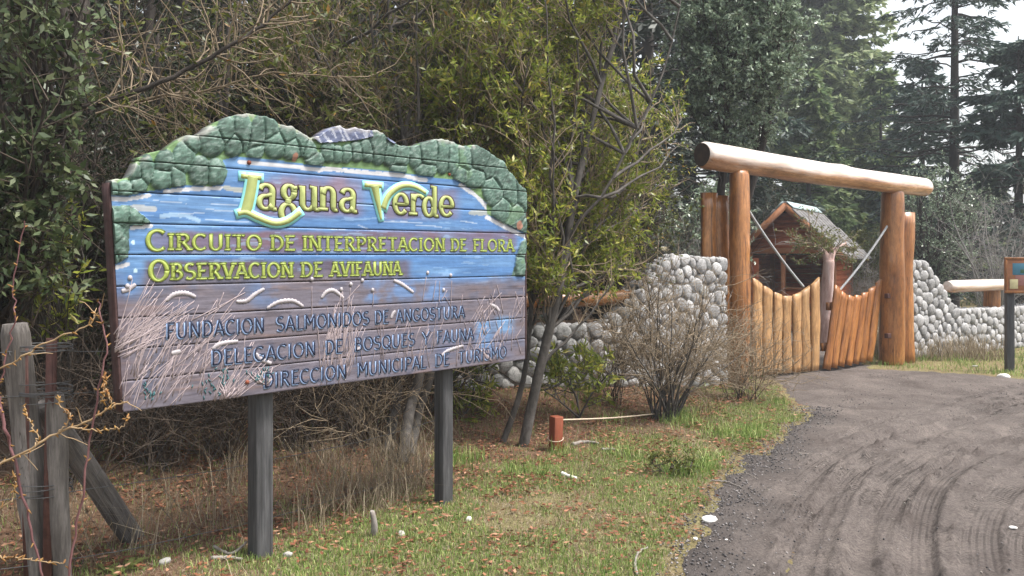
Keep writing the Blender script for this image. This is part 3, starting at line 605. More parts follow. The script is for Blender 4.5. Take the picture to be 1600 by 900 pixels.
def dense(P, m=4):
    if len(P) > 8: return P
    return np.concatenate([P[i]+(P[i+1]-P[i])*np.linspace(0, 1, m, endpoint=False)[:, None] for i in range(len(P)-1)]+[P[-1:]])
def letter(ch, u0, z0, wd, ht, style, parent=None):
    gw, strokes = GL[ch]; sx = wd/gw; layers = []
    def build(mat, name, h, base, thick, thin, off, grow, serif, par):
        mb = MB(); k = 0
        for s in strokes:
            P = dense(s)*np.array([sx, ht])+np.array([u0, z0])
            ribbon(mb, P, nib(P, thick, thin), h, base, k, off, grow); k += 1
            if serif and len(s) <= 3:
                for e in (0, -1):
                    d = s[1]-s[0] if e == 0 else s[-1]-s[-2]
                    if abs(d[1]) > .3 and (s[e][1] > .97 or s[e][1] < .03):
                        yy = z0+ht*s[e][1]+(-1 if s[e][1] > .5 else 1)*thin*.5; xx = u0+sx*s[e][0]
                        ribbon(mb, [(xx-thick*.95, yy), (xx+thick*.95, yy)], thin, h, base, k, off, grow); k += 1
        return wpart(name, mb.mesh(name, MAT[mat]), par)
    if style == 'serif':
        o = build('paint_lime', 'letter', .0028, .0005, ht*.20, ht*.105, (0, 0), 0, True, sign)
        build('paint_olive', 'letter_shade', .0022, -.001, ht*.20, ht*.105, (.0035, .0045), .0015, True, o)
    elif style == 'sans':
        o = build('paint_slate', 'letter', .0042, -.001, ht*.105, ht*.10, (.001, .001), 0, False, sign)
        build('paint_ice', 'letter_edge', .0028, -.001, ht*.115, ht*.11, (-.0052, -.0056), 0, False, o)
    else:
        o = build('paint_lime2', 'letter', .0038, .0005, ht*.25, ht*.125, (0, 0), 0, True, sign)
        build('paint_umber', 'letter_shade', .0024, -.001, ht*.25, ht*.125, (.003, .0025), .0055, True, o)
    return o
def pm(name, c, v=.8): MAT[name] = surf(name.replace('_', ' '), [(.3, (c[0]*v, c[1]*v, c[2]*v, 1)), (.7, c)], 30, rough=.55, bump=.2, bdist=.003)
pm('paint_lime', rgb(152, 166, 82), .66); pm('paint_lime2', rgb(158, 168, 106), .82); pm('paint_olive', rgb(76, 92, 34)); pm('paint_umber', rgb(58, 40, 40))
pm('paint_slate', rgb(38, 44, 66)); pm('paint_ice', rgb(132, 154, 190), .85); pm('paint_cyan', rgb(142, 214, 214), .9); pm('paint_white', rgb(166, 160, 164), .85); pm('paint_straw', rgb(158, 144, 146), .8); pm('paint_teal', rgb(54, 98, 104))
def word(txt, pxa, pxb, zb0, ht, style, big0=1.0):
    ua, ub = su(pxa), su(pxb); ws = [GL[c][0]*(big0 if i == 0 else 1) for i, c in enumerate(txt)]; k = (ub-ua)/sum(ws); u = ua
    for i, c in enumerate(txt):
        b = big0 if i == 0 else 1
        letter(c, u+.04*k*ws[i], zb0-(b-1)*ht*.25, k*ws[i]*.93, ht*b, style); u += k*ws[i]
ZR1 = 1.620
for t_, a, b, g in (('CIRCUITO', 226, 409, 1.28), ('DE', 420, 462, 1), ('INTERPRETACION', 471, 695, 1), ('DE', 703, 729, 1), ('FLORA', 738, 803, 1)): word(t_, a, b, ZR1, .080, 'serif', g)
for t_, a, b, g in (('OBSERVACION', 230, 458, 1.28), ('DE', 468, 505, 1), ('AVIFAUNA', 515, 627, 1)): word(t_, a, b, 1.477, .080, 'serif', g)
for t_, a, b in (('FUNDACION', 258, 414), ('SALMONIDOS', 431, 578), ('DE', 585, 608), ('ANGOSTURA', 618, 727)): word(t_, a, b, 1.197, .080, 'sans')
for t_, a, b in (('DELEGACION', 328, 494), ('DE', 507, 536), ('BOSQUES', 553, 649), ('Y', 659, 673), ('FAUNA', 682, 741)): word(t_, a, b, 1.049, .080, 'sans')
for t_, a, b in (('DIRECCION', 410, 542), ('MUNICIPAL', 558, 667), ('DE', 679, 703), ('TURISMO', 716, 792)): word(t_, a, b, .905, .080, 'sans')
# Laguna Verde
for c, pxa, pxb, yb in (('a', 401, 435, 327), ('g', 437, 466, 327), ('u', 465, 501, 328), ('n', 498, 530, 329), ('a', 530, 560, 331), ('e', 612, 640, 336), ('r', 637, 662, 336), ('d', 659, 686, 338), ('e', 684, 711, 339)):
    ua, z0 = suz(pxa, yb); ub = su(pxb); letter(c, ua, z0, ub-ua, .133, 'fancy')
def big(name, strokes):
    o = None
    for mat, nm, h, base, gr in (('paint_lime2', 'letter', .0050, .0005, 0), ('paint_cyan', 'letter_outline', .0038, -.001, .013)):
        mb = MB(); k = 0
        for pts, w0, w1 in strokes:
            P = np.array([suz(*p) for p in pts]); P = spline(P, 20) if len(P) > 2 else dense(P)
            ribbon(mb, P, np.linspace(w0, w1, len(P)), h, base, k, (0, 0), gr); k += 1
        o = wpart(nm, mb.mesh(nm, MAT[mat]), sign if o is None else o)
big('L', [([(376, 275), (408, 278)], .024, .024), ([(395, 275), (391, 300), (386, 322), (382, 335)], .054, .058), ([(371, 334), (384, 332), (402, 340), (428, 349), (450, 345), (469, 331)], .024, .028)])
big('V', [([(569, 289), (596, 291)], .024, .024), ([(585, 290), (590, 316), (595, 343)], .058, .012), ([(598, 326), (605, 308), (617, 296), (631, 290), (648, 292), (665, 302)], .040, .018)])

# ---- painted reeds, plumes and twigs of the lower boards
rg = np.random.default_rng(11)
def strokes_mesh(lst, h0):
    mb = MB()
    for i, (P, W) in enumerate(lst): ribbon(mb, np.array([suz(*p) for p in P]), W, h0+.0000035*i, -.001, 0)
    return mb
reeds = []
def reed(x0, y0, ang, L, wd, bend=.0):
    n = 6; t = np.linspace(0, 1, n); a = ang+bend*t; dx = np.cos(np.radians(a))*L/n; dy = -np.sin(np.radians(a))*L/n
    P = np.stack([x0+np.concatenate([[0], np.cumsum(dx)[:-1]]), y0+np.concatenate([[0], np.cumsum(dy)[:-1]])], 1)
    def yl(x): return 648-(x-186)*86/634
    P[:, 1] = np.minimum(P[:, 1], yl(P[:, 0])-2); P[:, 0] = np.clip(P[:, 0], 172+.068*np.maximum(P[:, 1]-440, 0), 818)
    reeds.append((P, np.linspace(wd, wd*.45, n)))
for i in range(125):
    x0 = rg.uniform(186, 372); yb = 646-(x0-186)*.135
    reed(x0, yb-rg.uniform(0, 100)*(x0 < 330), rg.uniform(58, 86) if rg.random() < .6 else rg.uniform(38, 62), rg.uniform(45, 125), rg.uniform(.0022, .0052), rg.uniform(-16, 4))
for i in range(40):
    reed(rg.uniform(176, 215), rg.uniform(520, 560), rg.uniform(22, 75), rg.uniform(60, 150), rg.uniform(.0022, .0052), rg.uniform(-12, 8))
for (x0, y0, x1, y1) in [(172,545,300,495),(175,548,330,470),(300,500,400,450),(320,495,380,458),(340,480,352,452),(240,472,258,448),(330,500,310,640)]:
    reed(x0, y0, math.degrees(math.atan2(y0-y1, x1-x0)), math.hypot(x1-x0, y1-y0), .005, 2)
for i in range(62):
    x0 = rg.uniform(498, 548); yb = 646-(x0-186)*.135; reed(x0, yb-rg.uniform(0, 60), rg.uniform(70, 98), rg.uniform(40, 110), rg.uniform(.0022, .0052), rg.uniform(-14, 10))
for i in range(24):
    x0 = rg.uniform(545, 680); yb = 644-(x0-186)*.135; reed(x0, yb-rg.uniform(0, 40), rg.uniform(66, 102), rg.uniform(40, 90), rg.uniform(.0016, .0034), rg.uniform(-14, 10))
for i in range(56):
    x0 = rg.uniform(712, 815); yb = 644-(x0-186)*.135; reed(x0, yb-rg.uniform(0, 80), rg.uniform(52, 120), rg.uniform(25, 62), rg.uniform(.0022, .0052), rg.uniform(-14, 14))
for (x0, y0, x1, y1) in [(487,500,487,437),(540,470,566,440),(545,478,548,444),(582,478,584,453),(660,470,667,425),(676,470,682,432),(686,475,687,432),(704,480,706,430),(690,470,700,450)]:
    reed(x0, y0, math.degrees(math.atan2(y0-y1, x1-x0)), math.hypot(x1-x0, y1-y0), .004, 0)
kind(wpart('painted_reeds', strokes_mesh(reeds, .0018).mesh('painted_reeds', MAT['paint_straw']), sign), 'stuff')
def plume(pts, wmax):
    P = np.array([suz(*p) for p in pts]); P = spline(P, 26); n = len(P)
    W = wmax*(.55+.45*np.sin(np.linspace(.25, 2.9, n)))*(1+.28*(-1.)**np.arange(n)*rg.uniform(.5, 1, n)); W[0] *= .6; W[-1] *= .5
    mb = MB(); ribbon(mb, P, W, .0022, -.001, 0); wpart('painted_plume', mb.mesh('painted_plume', MAT['paint_white']), sign)
for pts in ([(259,470),(272,460),(290,458),(306,464)], [(369,471),(385,470),(398,460),(413,451)], [(417,482),(435,472),(458,470),(474,479)], [(502,466),(510,456),(522,454),(537,466)], [(615,438),(628,444),(646,457)], [(332,545),(345,537),(372,533)], [(400,552),(406,560),(414,564),(424,568)], [(611,497),(614,490),(618,486)], [(765,475),(775,480),(780,486)], [(190,455),(200,452),(212,444)], [(268,552),(282,549)], [(556,548),(566,542)], [(724,540),(700,548),(690,556)]):
    plume(pts, .022)
for (px, py) in ((487,436),(533,452),(548,444),(566,438),(582,453),(668,426),(704,430),(199,447),(203,434),(693,453)):
    u, z = suz(px, py); a = np.linspace(0, 2*np.pi, 12, endpoint=False); V = np.concatenate([S3(u+.010*np.cos(a), z+.012*np.sin(a), .0045), S3(u+.010*np.cos(a), z+.012*np.sin(a), -.001)])
    i = np.arange(12); wpart('painted_seed_head', mesh_np('painted_seed_head', V, [i[None, :], np.stack([i, i+12, (i+1) % 12+12, (i+1) % 12], 1)], MAT['paint_white']), sign)
tw = []
for (bx, by, sgn) in ((352,624,1),(405,600,1),(415,603,-1),(768,565,1)):
    for k in range(7):
        a = rg.uniform(40, 140); L = rg.uniform(12, 32); x1 = bx+math.cos(math.radians(a))*L; y1 = by-math.sin(math.radians(a))*L
        tw.append((np.array([(bx, by-1), ((bx+x1)/2+rg.uniform(-3, 3), (by+y1)/2), (x1, y1)]), np.array([.007, .006, .003])))
kind(wpart('painted_twigs', strokes_mesh(tw, .0030).mesh('painted_twigs', MAT['paint_straw']), sign), 'stuff')
tl = []
for (cx, cy, rx, ry) in ((235,615,14,22),(325,607,20,14),(352,592,14,16),(400,592,14,10),(418,585,12,16)):
    for k in range(15):
        x0, y0 = cx+rg.normal(0, rx*.5), cy+rg.normal(0, ry*.5); a = rg.uniform(30, 150); tl.append((np.array([(x0, y0), (x0+5*math.cos(math.radians(a)), y0-6*math.sin(math.radians(a)))]), np.array([.005, .003])))
kind(wpart('painted_bush', strokes_mesh(tl, .0036).mesh('painted_bush', MAT['paint_teal']), sign), 'stuff')

# ================================================================ log gate
def log_mesh(name, L, r0, r1, mat, endmat=None, seed=0, S=28, K=40, bend=.01, lump=.05, knots=6, flat=1.0):
    """peeled log along +Z with swelling, flutes and knots"""
    g = np.random.default_rng(seed); t = np.linspace(0, 1, K); th = np.arange(S)*2*np.pi/S
    T, H = np.meshgrid(t, th, indexing='ij'); r = r0+(r1-r0)*T
    ph = g.uniform(0, 6.28, 8)
    r = r*(1+lump*(.5*np.sin(H*2+ph[0]+T*2.5)+.3*np.sin(H*3+ph[1]-T*3)+.35*np.sin(T*9+ph[2])*np.sin(H+ph[3])+.3*np.sin(T*17+ph[4])*.5))
    r = r*(1+.035*(fbm(H*3+seed, T*4, seed)-.5))
    for k in range(knots):
        kt, kh, ka = g.uniform(.05, .95), g.uniform(0, 6.28), g.uniform(.06, .13)
        dh = (H-kh+np.pi) % (2*np.pi)-np.pi; r = r*(1+ka*np.exp(-((T-kt)/.035)**2-(dh/.35)**2))
    e = np.minimum(t, 1-t)*L; r = r*(1-.14*np.exp(-e/.012))[:, None]
    cx = bend*np.sin(t*np.pi*1.1+ph[5]); cy = bend*np.sin(t*np.pi*.9+ph[6])
    V = np.stack([cx[:, None]+r*np.cos(H), cy[:, None]+flat*r*np.sin(H), T*L], -1).reshape(-1, 3)
    I = np.arange(K*S).reshape(K, S); a, b = I[:-1], I[1:]
    Fq = np.stack([a, np.roll(a, -1, 1), np.roll(b, -1, 1), b], -1).reshape(-1, 4)
    me = mesh_np(name, V, [Fq, I[0][None, ::-1], I[-1][None]], MAT[mat], True)
    if endmat:
        me.materials.append(MAT[endmat]); me.polygons[len(Fq)].material_index = 1; me.polygons[len(Fq)+1].material_index = 1
    for k in (0, 1): me.polygons[len(Fq)+k].use_smooth = False
    return me
GA = Vector((2.82, 10.0, 0)); GB = Vector((5.60, 11.8, 0)); GD = (GB-GA).normalized(); GN = Vector((GD.y, -GD.x, 0)); GANG = math.atan2(GD.y, GD.x)
gate = thing('log_gateway', 'orange varnished log gateway with thick crossbeam between the stone walls', 'gateway', (GA+GB)/2)
def gpart(name, me, base, rot=None, **k):
    return link(name, me, gate, loc=Vector(base)-gate.location, rot=rot)
gpart('gate_post', log_mesh('gate_post', 2.72, .140, .122, 'log', seed=3, lump=.13, knots=12, bend=.028), GA+Vector((0, 0, -.06)), (0, 0, 1.2))
gpart('gate_post', log_mesh('gate_post', 2.62, .172, .152, 'log', seed=8, lump=.10, knots=10, bend=.028), GB+Vector((0, 0, -.06)), (0, 0, .4))
# crossbeam resting on the posts
def beam_between(name, a, b, r0, r1, mat, endmat, root, seed, **k):
    a, b = Vector(a), Vector(b); d = b-a; me = log_mesh(name, d.length, r0, r1, mat, endmat, seed, **k)
    o = link(name, me, root, rot=d.to_track_quat('Z', 'Y').to_euler()); o.location = a-(root.location if root is not None else Vector())
    return o
b0 = GA-GD*.60+Vector((0, 0, 2.64+.150)); b1 = GB+GD*.86+Vector((0, 0, 2.52+.142))
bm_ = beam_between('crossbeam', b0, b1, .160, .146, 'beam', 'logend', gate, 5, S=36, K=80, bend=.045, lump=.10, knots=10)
# half log slabs beside the posts
def slab(name, wd, th, L, seed, mat='log', conc=0, tl=0., tr=0.):
    """half round slab, round face to -Y, flat at the back, along +Z"""
    g = np.random.default_rng(seed); S = 12; K = 14; a = np.linspace(np.pi, 2*np.pi, S); t = np.linspace(0, 1, K)
    wv = 1+.045*np.sin(t*7+g.uniform(0, 6))+.04*np.sin(t*15+g.uniform(0, 6)); cx = .012*np.sin(t*5+g.uniform(0, 6))
    V = np.zeros((K, S, 3)); topz = L+np.interp(np.cos(a), [-1, 1], [tl, tr])
    V[:, :, 0] = cx[:, None]*wd*4+np.cos(a)[None]*wd/2*wv[:, None]*(1-.10*(a*0)); V[:, :, 1] = np.sign(np.sin(a))*np.abs(np.sin(a))[None]**.7*th*wv[:, None]
    V[:, :, 2] = t[:, None]*topz[None]
    I = np.arange(K*S).reshape(K, S); A, B = I[:-1], I[1:]
    Fq = np.stack([A[:, :-1], A[:, 1:], B[:, 1:], B[:, :-1]], -1).reshape(-1, 4); bk = np.stack([A[:, -1], A[:, 0], B[:, 0], B[:, -1]], -1)
    me = mesh_np(name, V.reshape(-1, 3), [Fq, bk, I[0][None, ::-1], I[-1][None]], MAT[mat])
    sm_ = np.zeros(len(me.polygons), bool); sm_[:len(Fq)] = True; me.polygons.foreach_set('use_smooth', sm_)
    return me
for k, (dd, wd, L) in enumerate(((-.25, .215, 2.40), (-.445, .22, 2.43))):
    p = Vector(((2.665, 10.18, 0), (2.49, 10.10, 0))[k])
    gpart('side_slab', slab('side_slab', wd, .065, L, 40+k), p+Vector((0, 0, -.05)), (0, 0, GANG-.35))
p = GB+GD*.33; gpart('side_slab', slab('side_slab', .27, .11, 2.28, 44), p+Vector((0, 0, -.05)), (0, 0, GANG-.3))
# small hinge blocks on the right post
for zz in (.42, 1.0):
    me = MB().box((0, 0, 0), (.10, .06, .07)).mesh('hinge', MAT['rust']); bevel(gpart('hinge', me, GB-GD*.17+GN*.05+Vector((0, 0, zz)), (0, 0, GANG)))

# ---- the two gate leaves
def leaf_gate(name, label, A, Bp, z0a, z0b, tops, mat, lean, seed, n=7):
    root = thing(name, label, 'gate', (A.x, A.y, 0)); d = (Bp-A); L = d.length; d = d.normalized(); nn = Vector((d.y, -d.x, 0)); ang = math.atan2(d.y, d.x)
    g = np.random.default_rng(seed); pitch = L/n
    for i in range(n):
        s = (i+.5)*pitch; f = (i+.5)/n; zb = z0a+(z0b-z0a)*f; zt = np.interp(f, np.linspace(0, 1, len(tops)), tops)
        sl = (np.interp(f+.5/n, np.linspace(0, 1, len(tops)), tops)-np.interp(f-.5/n, np.linspace(0, 1, len(tops)), tops))/2
        me = slab('board', pitch*g.uniform(.86, .95), .045, zt-zb+.0, seed*10+i, mat, tl=-sl, tr=sl)
        o = link('board', me, root, loc=A+d*s+nn*.02+Vector((0, 0, zb))-root.location, rot=Euler((0, lean+g.normal(0, .008), ang), 'XYZ'))
    for zz in (.32, .88):
        c = A+d*(L/2)-nn*.045+Vector((0, 0, zz)); off = Vector((math.sin(lean)*zz*d.x, math.sin(lean)*zz*d.y, 0))
        me = MB().box((0, 0, 0), (L*.97, .05, .11)).mesh('rail', MAT[mat]); link('rail', me, root, loc=c+off-root.location, rot=(0, 0, ang))
    return root
lA = Vector((3.02, 10.13, 0)); lB = Vector((4.17, 10.93, 0))
leaf_gate('gate_leaf', 'closed left gate leaf of seven pale upright boards with a scooped top', lA, lB, .07, .03, [1.31, 1.19, 1.10, 1.06, 1.09, 1.17, 1.30], 'gate_pale', 0.0, 5)
rA = Vector((4.235, 10.98, 0)); rB = Vector((5.22, 11.66, 0))
leaf_gate('gate_leaf', 'right gate leaf of seven orange boards leaning towards the right post', rA, rB, .02, .06, [1.20, 1.09, 1.04, 1.05, 1.09, 1.18, 1.33], 'gate_orange', .235, 6)
st = lB+GN*-.10+GD*.035; me = log_mesh('dark_upright', .80, .055, .05, 'bark_dark', seed=13, S=12, K=12, knots=2)  # short dark log upright behind the meeting edges of the leaves
o = link('dark_upright', me, loc=(st.x, st.y, -.05)); tag(o, 'short dark upright standing where the two gate leaves meet', 'post')
def rope(name, label, a, b, r=.016, mat='chain', sag=.04):
    a, b = Vector(a), Vector(b); L = (b-a).length; n = max(8, int(L/.05)); t = np.linspace(0, 1, n*2)
    C = np.array(a)+(np.array(b)-np.array(a))*t[:, None]; C[:, 2] -= sag*4*t*(1-t); mb = MB()
    D = np.array((b-a).normalized()); A_ = nrm(np.cross(D, [0, 0, 1.])[None])[0]; B_ = np.cross(D, A_)
    tt = np.linspace(0, 1, n*8); CC = np.array(a)+(np.array(b)-np.array(a))*tt[:, None]; CC[:, 2] -= sag*4*tt*(1-tt)
    for k in range(3):
        ph = tt*L/.075*2*np.pi/1.0+k*2.094
        V, Fq = tubes((CC+r*.55*(A_*np.cos(ph)[:, None]+B_*np.sin(ph)[:, None]))[None], np.full((1, len(tt)), r*.55), 5); mb.add(V, Fq)
    return tag(link(name, mb.mesh(name, MAT[mat], True)), label, 'rope')
rope('gate_rope', 'pale stay rope running from left log post down to the pale gate leaf', GA+GD*.14+GN*.04+Vector((0, 0, 2.17)), lA+(lB-lA)*.78+Vector((0, 0, 1.17)))
rope('gate_rope', 'pale stay rope running from right log post down to the orange gate leaf', GB-GD*.15+GN*.04+Vector((0, 0, 2.04)), rA+(rB-rA)*.30+Vector((.06, .03, 1.10)))

# ================================================================ river stone walls
def stone_meshes(n, seed):
    import bmesh
    out = []; g = np.random.default_rng(seed)
    for k in range(n):
        bm = bmesh.new(); bmesh.ops.create_icosphere(bm, subdivisions=2, radius=1)
        a = g.uniform(0, 6.28, 6); s = g.uniform(.86, 1.1, 3)
        for v in bm.verts:
            x, y, z = v.co
            k_ = 1+.13*math.sin(2.4*x+a[0])+.12*math.sin(2.6*y+a[1])+.12*math.sin(2.9*z+a[2])+.09*math.sin(5*x+a[3])*math.sin(4.5*z+a[4])
            q = (abs(x)**3+abs(y)**3+abs(z)**3)**(1/3)               # towards a rounded block
            v.co = Vector((x*s[0], y*s[1], z*s[2]))*k_*(.25+.75/q)*.93
        out.append(bm)
    res = []
    for key in ('stone', 'stone_dark'):
        row = []
        for bm in out:
            me = bpy.data.meshes.new('stone'); bm.to_mesh(me); me.materials.append(MAT[key]); me.polygons.foreach_set('use_smooth', np.ones(len(me.polygons), bool)); row.append(me)
        res.append(row)
    for bm in out: bm.free()
    return res
STM, STD = stone_meshes(10, 5)
def stone_wall(name, label, poly, hfun, thick, rmin, rmax, seed, end='start', dark=lambda s, z: 0.0, maxn=290):
    """poly: ground polyline; hfun(s): wall height along it; stones packed over the front face, the top and one end"""
    P = np.array(poly, float); seg = np.linalg.norm(np.diff(P, axis=0), axis=1); cum = np.concatenate([[0], np.cumsum(seg)]); Lw = cum[-1]
    def pos(s):
        i = min(max(int(np.searchsorted(cum, s)-1), 0), len(seg)-1); d = (P[i+1]-P[i])/seg[i]; return P[i]+d*(s-cum[i]), d
    p0, _ = pos(0); root = thing(name, label, 'wall', (P[0][0], P[0][1], 0)); g = np.random.default_rng(seed)
    n_out = None
    d0 = P[1]-P[0]; nrm_ = np.array([d0[1], -d0[0]])/np.linalg.norm(d0)
    if nrm_@(-P[0]) < 0: nrm_ = -nrm_
    # mortar core
    K = 40; ss = np.linspace(0.03, Lw, K); V = []
    for s in ss:
        c, d = pos(s); nv = np.array([d[1], -d[0]]); nv = nv if nv@nrm_ > 0 else -nv
        h = hfun(s)-rmin*.9; b = gz(c[0], c[1])-.3
        f = c-nv*.040; r = c-nv*(thick-.035); V += [(f[0], f[1], b), (f[0], f[1], gz(*c)+h), (r[0], r[1], gz(*c)+h), (r[0], r[1], b)]
    I = np.arange(K*4).reshape(K, 4); Fq = np.concatenate([np.stack([I[:-1, q], I[:-1, (q+1) % 4], I[1:, (q+1) % 4], I[1:, q]], -1) for q in range(4)])
    wpart('mortar_core', mesh_np('mortar_core', V, [Fq, I[:1], I[-1:]], MAT['mortar']), root)
    # dart throwing with shrinking stones
    pts = []; cnt = 0
    def put(c3, r, ax, asp, tilt, dk):
        nonlocal cnt
        if cnt >= maxn: return
        row = STD if g.random() < dk else STM
        o = link('stone', row[g.integers(len(row))], root); cnt += 1
        o.location = Vector(c3)-root.location
        o.scale = (r*asp*1.06, r*g.uniform(.46, .62), r*1.06/asp**.6)
        o.rotation_euler = Euler((g.uniform(-.2, .2), tilt, ax), 'XYZ')
    for rr in np.linspace(rmax, rmin*.8, 22):
        for _ in range(520):
            s = g.uniform(0.02, Lw); h = hfun(s); z = g.uniform(rr*.35, max(h-rr*.5, rr*.4))
            if z+rr*.8 > h+.03: continue
            if all((s-a)**2+(z-b)**2 > (.88*(rr+c))**2 for a, b, c in pts): pts.append((s, z, rr))
    # every stone fills its own cell of the face, as the mason fitted it
    st_ = np.array(pts); gs, gzz = np.meshgrid(np.arange(0, Lw, .009), np.arange(.0, 1.62, .009)); hh_ = np.array([hfun(q) for q in gs[0]])
    best = np.full(gs.shape, 9.); own = np.full(gs.shape, -1)
    for i_, (a_, b_, r_) in enumerate(pts):
        m_ = (np.abs(gs-a_) < .32) & (np.abs(gzz-b_) < .32); d_ = np.where(m_, np.hypot(gs-a_, gzz-b_)-r_, 9.); u_ = d_ < best; best[u_] = d_[u_]; own[u_] = i_
    own[gzz > hh_[None]+.012*np.sin(gs*40)] = -1; own[best > .05] = -1
    NA = 12; ang = np.arange(NA)*2*np.pi/NA; done = 0
    for i_, (a_, b_, r_) in enumerate(pts):
        m_ = own == i_
        if m_.sum() < 30 or cnt >= maxn: continue
        xs_, zs_ = gs[m_], gzz[m_]; cx_, cz_ = xs_.mean(), zs_.mean(); th_ = np.arctan2(zs_-cz_, xs_-cx_); rr_ = np.hypot(xs_-cx_, zs_-cz_); rad = np.zeros(NA)
        for k_ in range(NA):
            w_ = np.cos(th_-ang[k_]) > .94; rad[k_] = rr_[w_].max() if w_.any() else r_*.8
        rad = .5*rad+.25*(np.roll(rad, 1)+np.roll(rad, -1)); rad = rad-.0045; dep = g.uniform(.22, .42)*rad.mean()
        c, d = pos(cx_); nv = np.array([d[1], -d[0]]); nv = nv if nv@nrm_ > 0 else -nv; tiltx, tiltz = g.normal(0, .10, 2); V = []
        for f_, o_ in ((1.0, -.05), (1.0, -.004), (.90, dep*.62), (.62, dep*.95)):
            for k_ in range(NA):
                q_ = rad[k_]*f_*(1+(.05*g.normal() if f_ < 1 else 0)); lx, lz = q_*math.cos(ang[k_]), q_*math.sin(ang[k_]); oo = o_+(tiltx*lx+tiltz*lz if o_ > 0 else 0); V.append((lx, -oo, lz))
        V.append((0, -dep*1.04, 0)); I = np.arange(4*NA).reshape(4, NA); A_, B_ = I[:-1], I[1:]
        Fq = np.stack([A_, np.roll(A_, -1, 1), np.roll(B_, -1, 1), B_], -1).reshape(-1, 4); Ft = np.stack([I[3], np.roll(I[3], -1), np.full(NA, 4*NA)], -1)
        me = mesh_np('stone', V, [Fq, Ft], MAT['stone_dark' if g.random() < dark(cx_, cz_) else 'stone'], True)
        o = link('stone', me, root); cnt += 1; d3 = d if np.cross(np.append(d, 0), np.append(nv, 0))[2] < 0 else -d
        M3 = Matrix(((d3[0], -nv[0], 0), (d3[1], -nv[1], 0), (0, 0, 1)))
        if d3 is not d and not np.allclose(d3, d):
            for v_ in me.vertices: v_.co.x = -v_.co.x
            me.flip_normals()
        q = c-nv*.030; o.rotation_euler = M3.to_euler(); o.location = Vector((q[0], q[1], gz(*c)+cz_))-root.location
    # coping stones along the top
    s = rmin
    while s < Lw:
        r = g.uniform(rmin*1.1, rmax*.85); c, d = pos(min(s, Lw)); nv = np.array([d[1], -d[0]]); nv = nv if nv@nrm_ > 0 else -nv
        for w_ in ((.40, .82) if thick > .25 else (.5,)):
            q = c-nv*thick*w_; put((q[0], q[1], gz(*c)+hfun(s)-r*.62), r*.9, math.atan2(d[1], d[0]), g.uniform(1, 1.3), g.uniform(-.15, .15), dark(s, hfun(s)))
        s += r*1.75
    if end:
        c, d = pos(0.0); z = rmin
        while z < hfun(0)-rmin*.3:
            r = g.uniform(rmin*1.1, rmax); nv = np.array([d[1], -d[0]]); nv = nv if nv@nrm_ > 0 else -nv
            for w_ in (.16, .6):
                q = c-nv*thick*w_+d*.03; put((q[0], q[1], gz(*c)+z), r*.98, math.atan2(d[1], d[0]), 1.05, g.uniform(-.2, .2), dark(0, z))
            z += r*1.55
    return root
WL = [(2.635, 9.75), (1.38, 8.95), (-.55, 8.05)]
hl = lambda s: float(np.interp(s, [0, .80, 1.12, 1.55, 1.85, 4], [1.56, 1.56, 1.40, .92, .70, .58]))
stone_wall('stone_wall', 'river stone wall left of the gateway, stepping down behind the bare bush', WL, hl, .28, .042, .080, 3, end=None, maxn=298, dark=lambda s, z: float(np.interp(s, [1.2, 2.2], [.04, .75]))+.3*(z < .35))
WR = [(6.06, 12.16), (7.35, 12.96), (9.6, 14.35)]
hr = lambda s: float(np.interp(s, [0, .42, .8, 1.15, 1.4, 5], [1.52, 1.50, 1.2, .86, .72, .70]))
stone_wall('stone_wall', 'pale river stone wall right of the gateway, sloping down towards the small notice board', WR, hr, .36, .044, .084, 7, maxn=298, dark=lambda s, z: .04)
# log rails on the low part of the walls
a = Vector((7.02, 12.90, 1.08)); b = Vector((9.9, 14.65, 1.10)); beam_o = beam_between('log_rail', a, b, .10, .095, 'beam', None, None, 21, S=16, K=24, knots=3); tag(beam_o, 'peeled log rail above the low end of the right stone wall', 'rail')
a = Vector((1.55, 9.32, 1.13)); b = Vector((-1.1, 7.98, 1.06)); beam_o = beam_between('log_rail', a, b, .085, .08, 'log', None, None, 22, S=16, K=24, knots=3); tag(beam_o, 'brown log rail behind bare twigs above the left stone wall', 'rail')
for (x, y, lab) in ((8.35, 13.9, 'orange log stub holding the rail behind the small notice board'),):
    me = log_mesh('rail_post', 1.25, .14, .13, 'log', seed=24, S=16, K=16, knots=3); tag(link('rail_post', me, loc=(x, y, gz(x, y)-.1)), lab, 'post')

# ================================================================ wooden hut beyond the gate
HX = Vector((5.85, 16.9, 0)); hz = gz(HX.x, HX.y)
hr_ = Vector((.56, .83, 0)).normalized(); hf = Vector((hr_.y, -hr_.x, 0))          # ridge direction (away), facade direction (right)
hut = thing('wooden_hut', 'small red brown wooden hut with grey shingle gable roof beyond the gate', 'hut', (HX.x, HX.y, hz))
HW, HD, EAVE, APEX = 1.84, 1.8, 1.76, 2.62
hang = math.atan2(hf.y, hf.x)
def hbox(name, c, size, mat, par=None, rot=None, bev=.004):
    """c and size in hut axes: x along the facade, y away along the ridge, z up"""
    o = link(name, MB().box((0, 0, 0), size).mesh(name, MAT[mat]), par or hut); w_ = hf*c[0]+hr_*c[1]+Vector((0, 0, c[2]))
    if par: pass
    o.location = w_; e = Euler((0, 0, hang))
    if rot: e = (Matrix.Rotation(hang, 3, 'Z')@Matrix.Rotation(rot, 3, 'Y')).to_euler()
    o.rotation_euler = e
    if bev: bevel(o, bev, 1)
    return o
hw = HW/2
for sx in (-1, 1):
    hbox('corner_post', (sx*(hw-.06), .06, EAVE/2), (.13, .13, EAVE), 'hut_trim')
    hbox('corner_post', (sx*(hw-.06), HD-.06, EAVE/2), (.13, .13, EAVE), 'hut_trim')
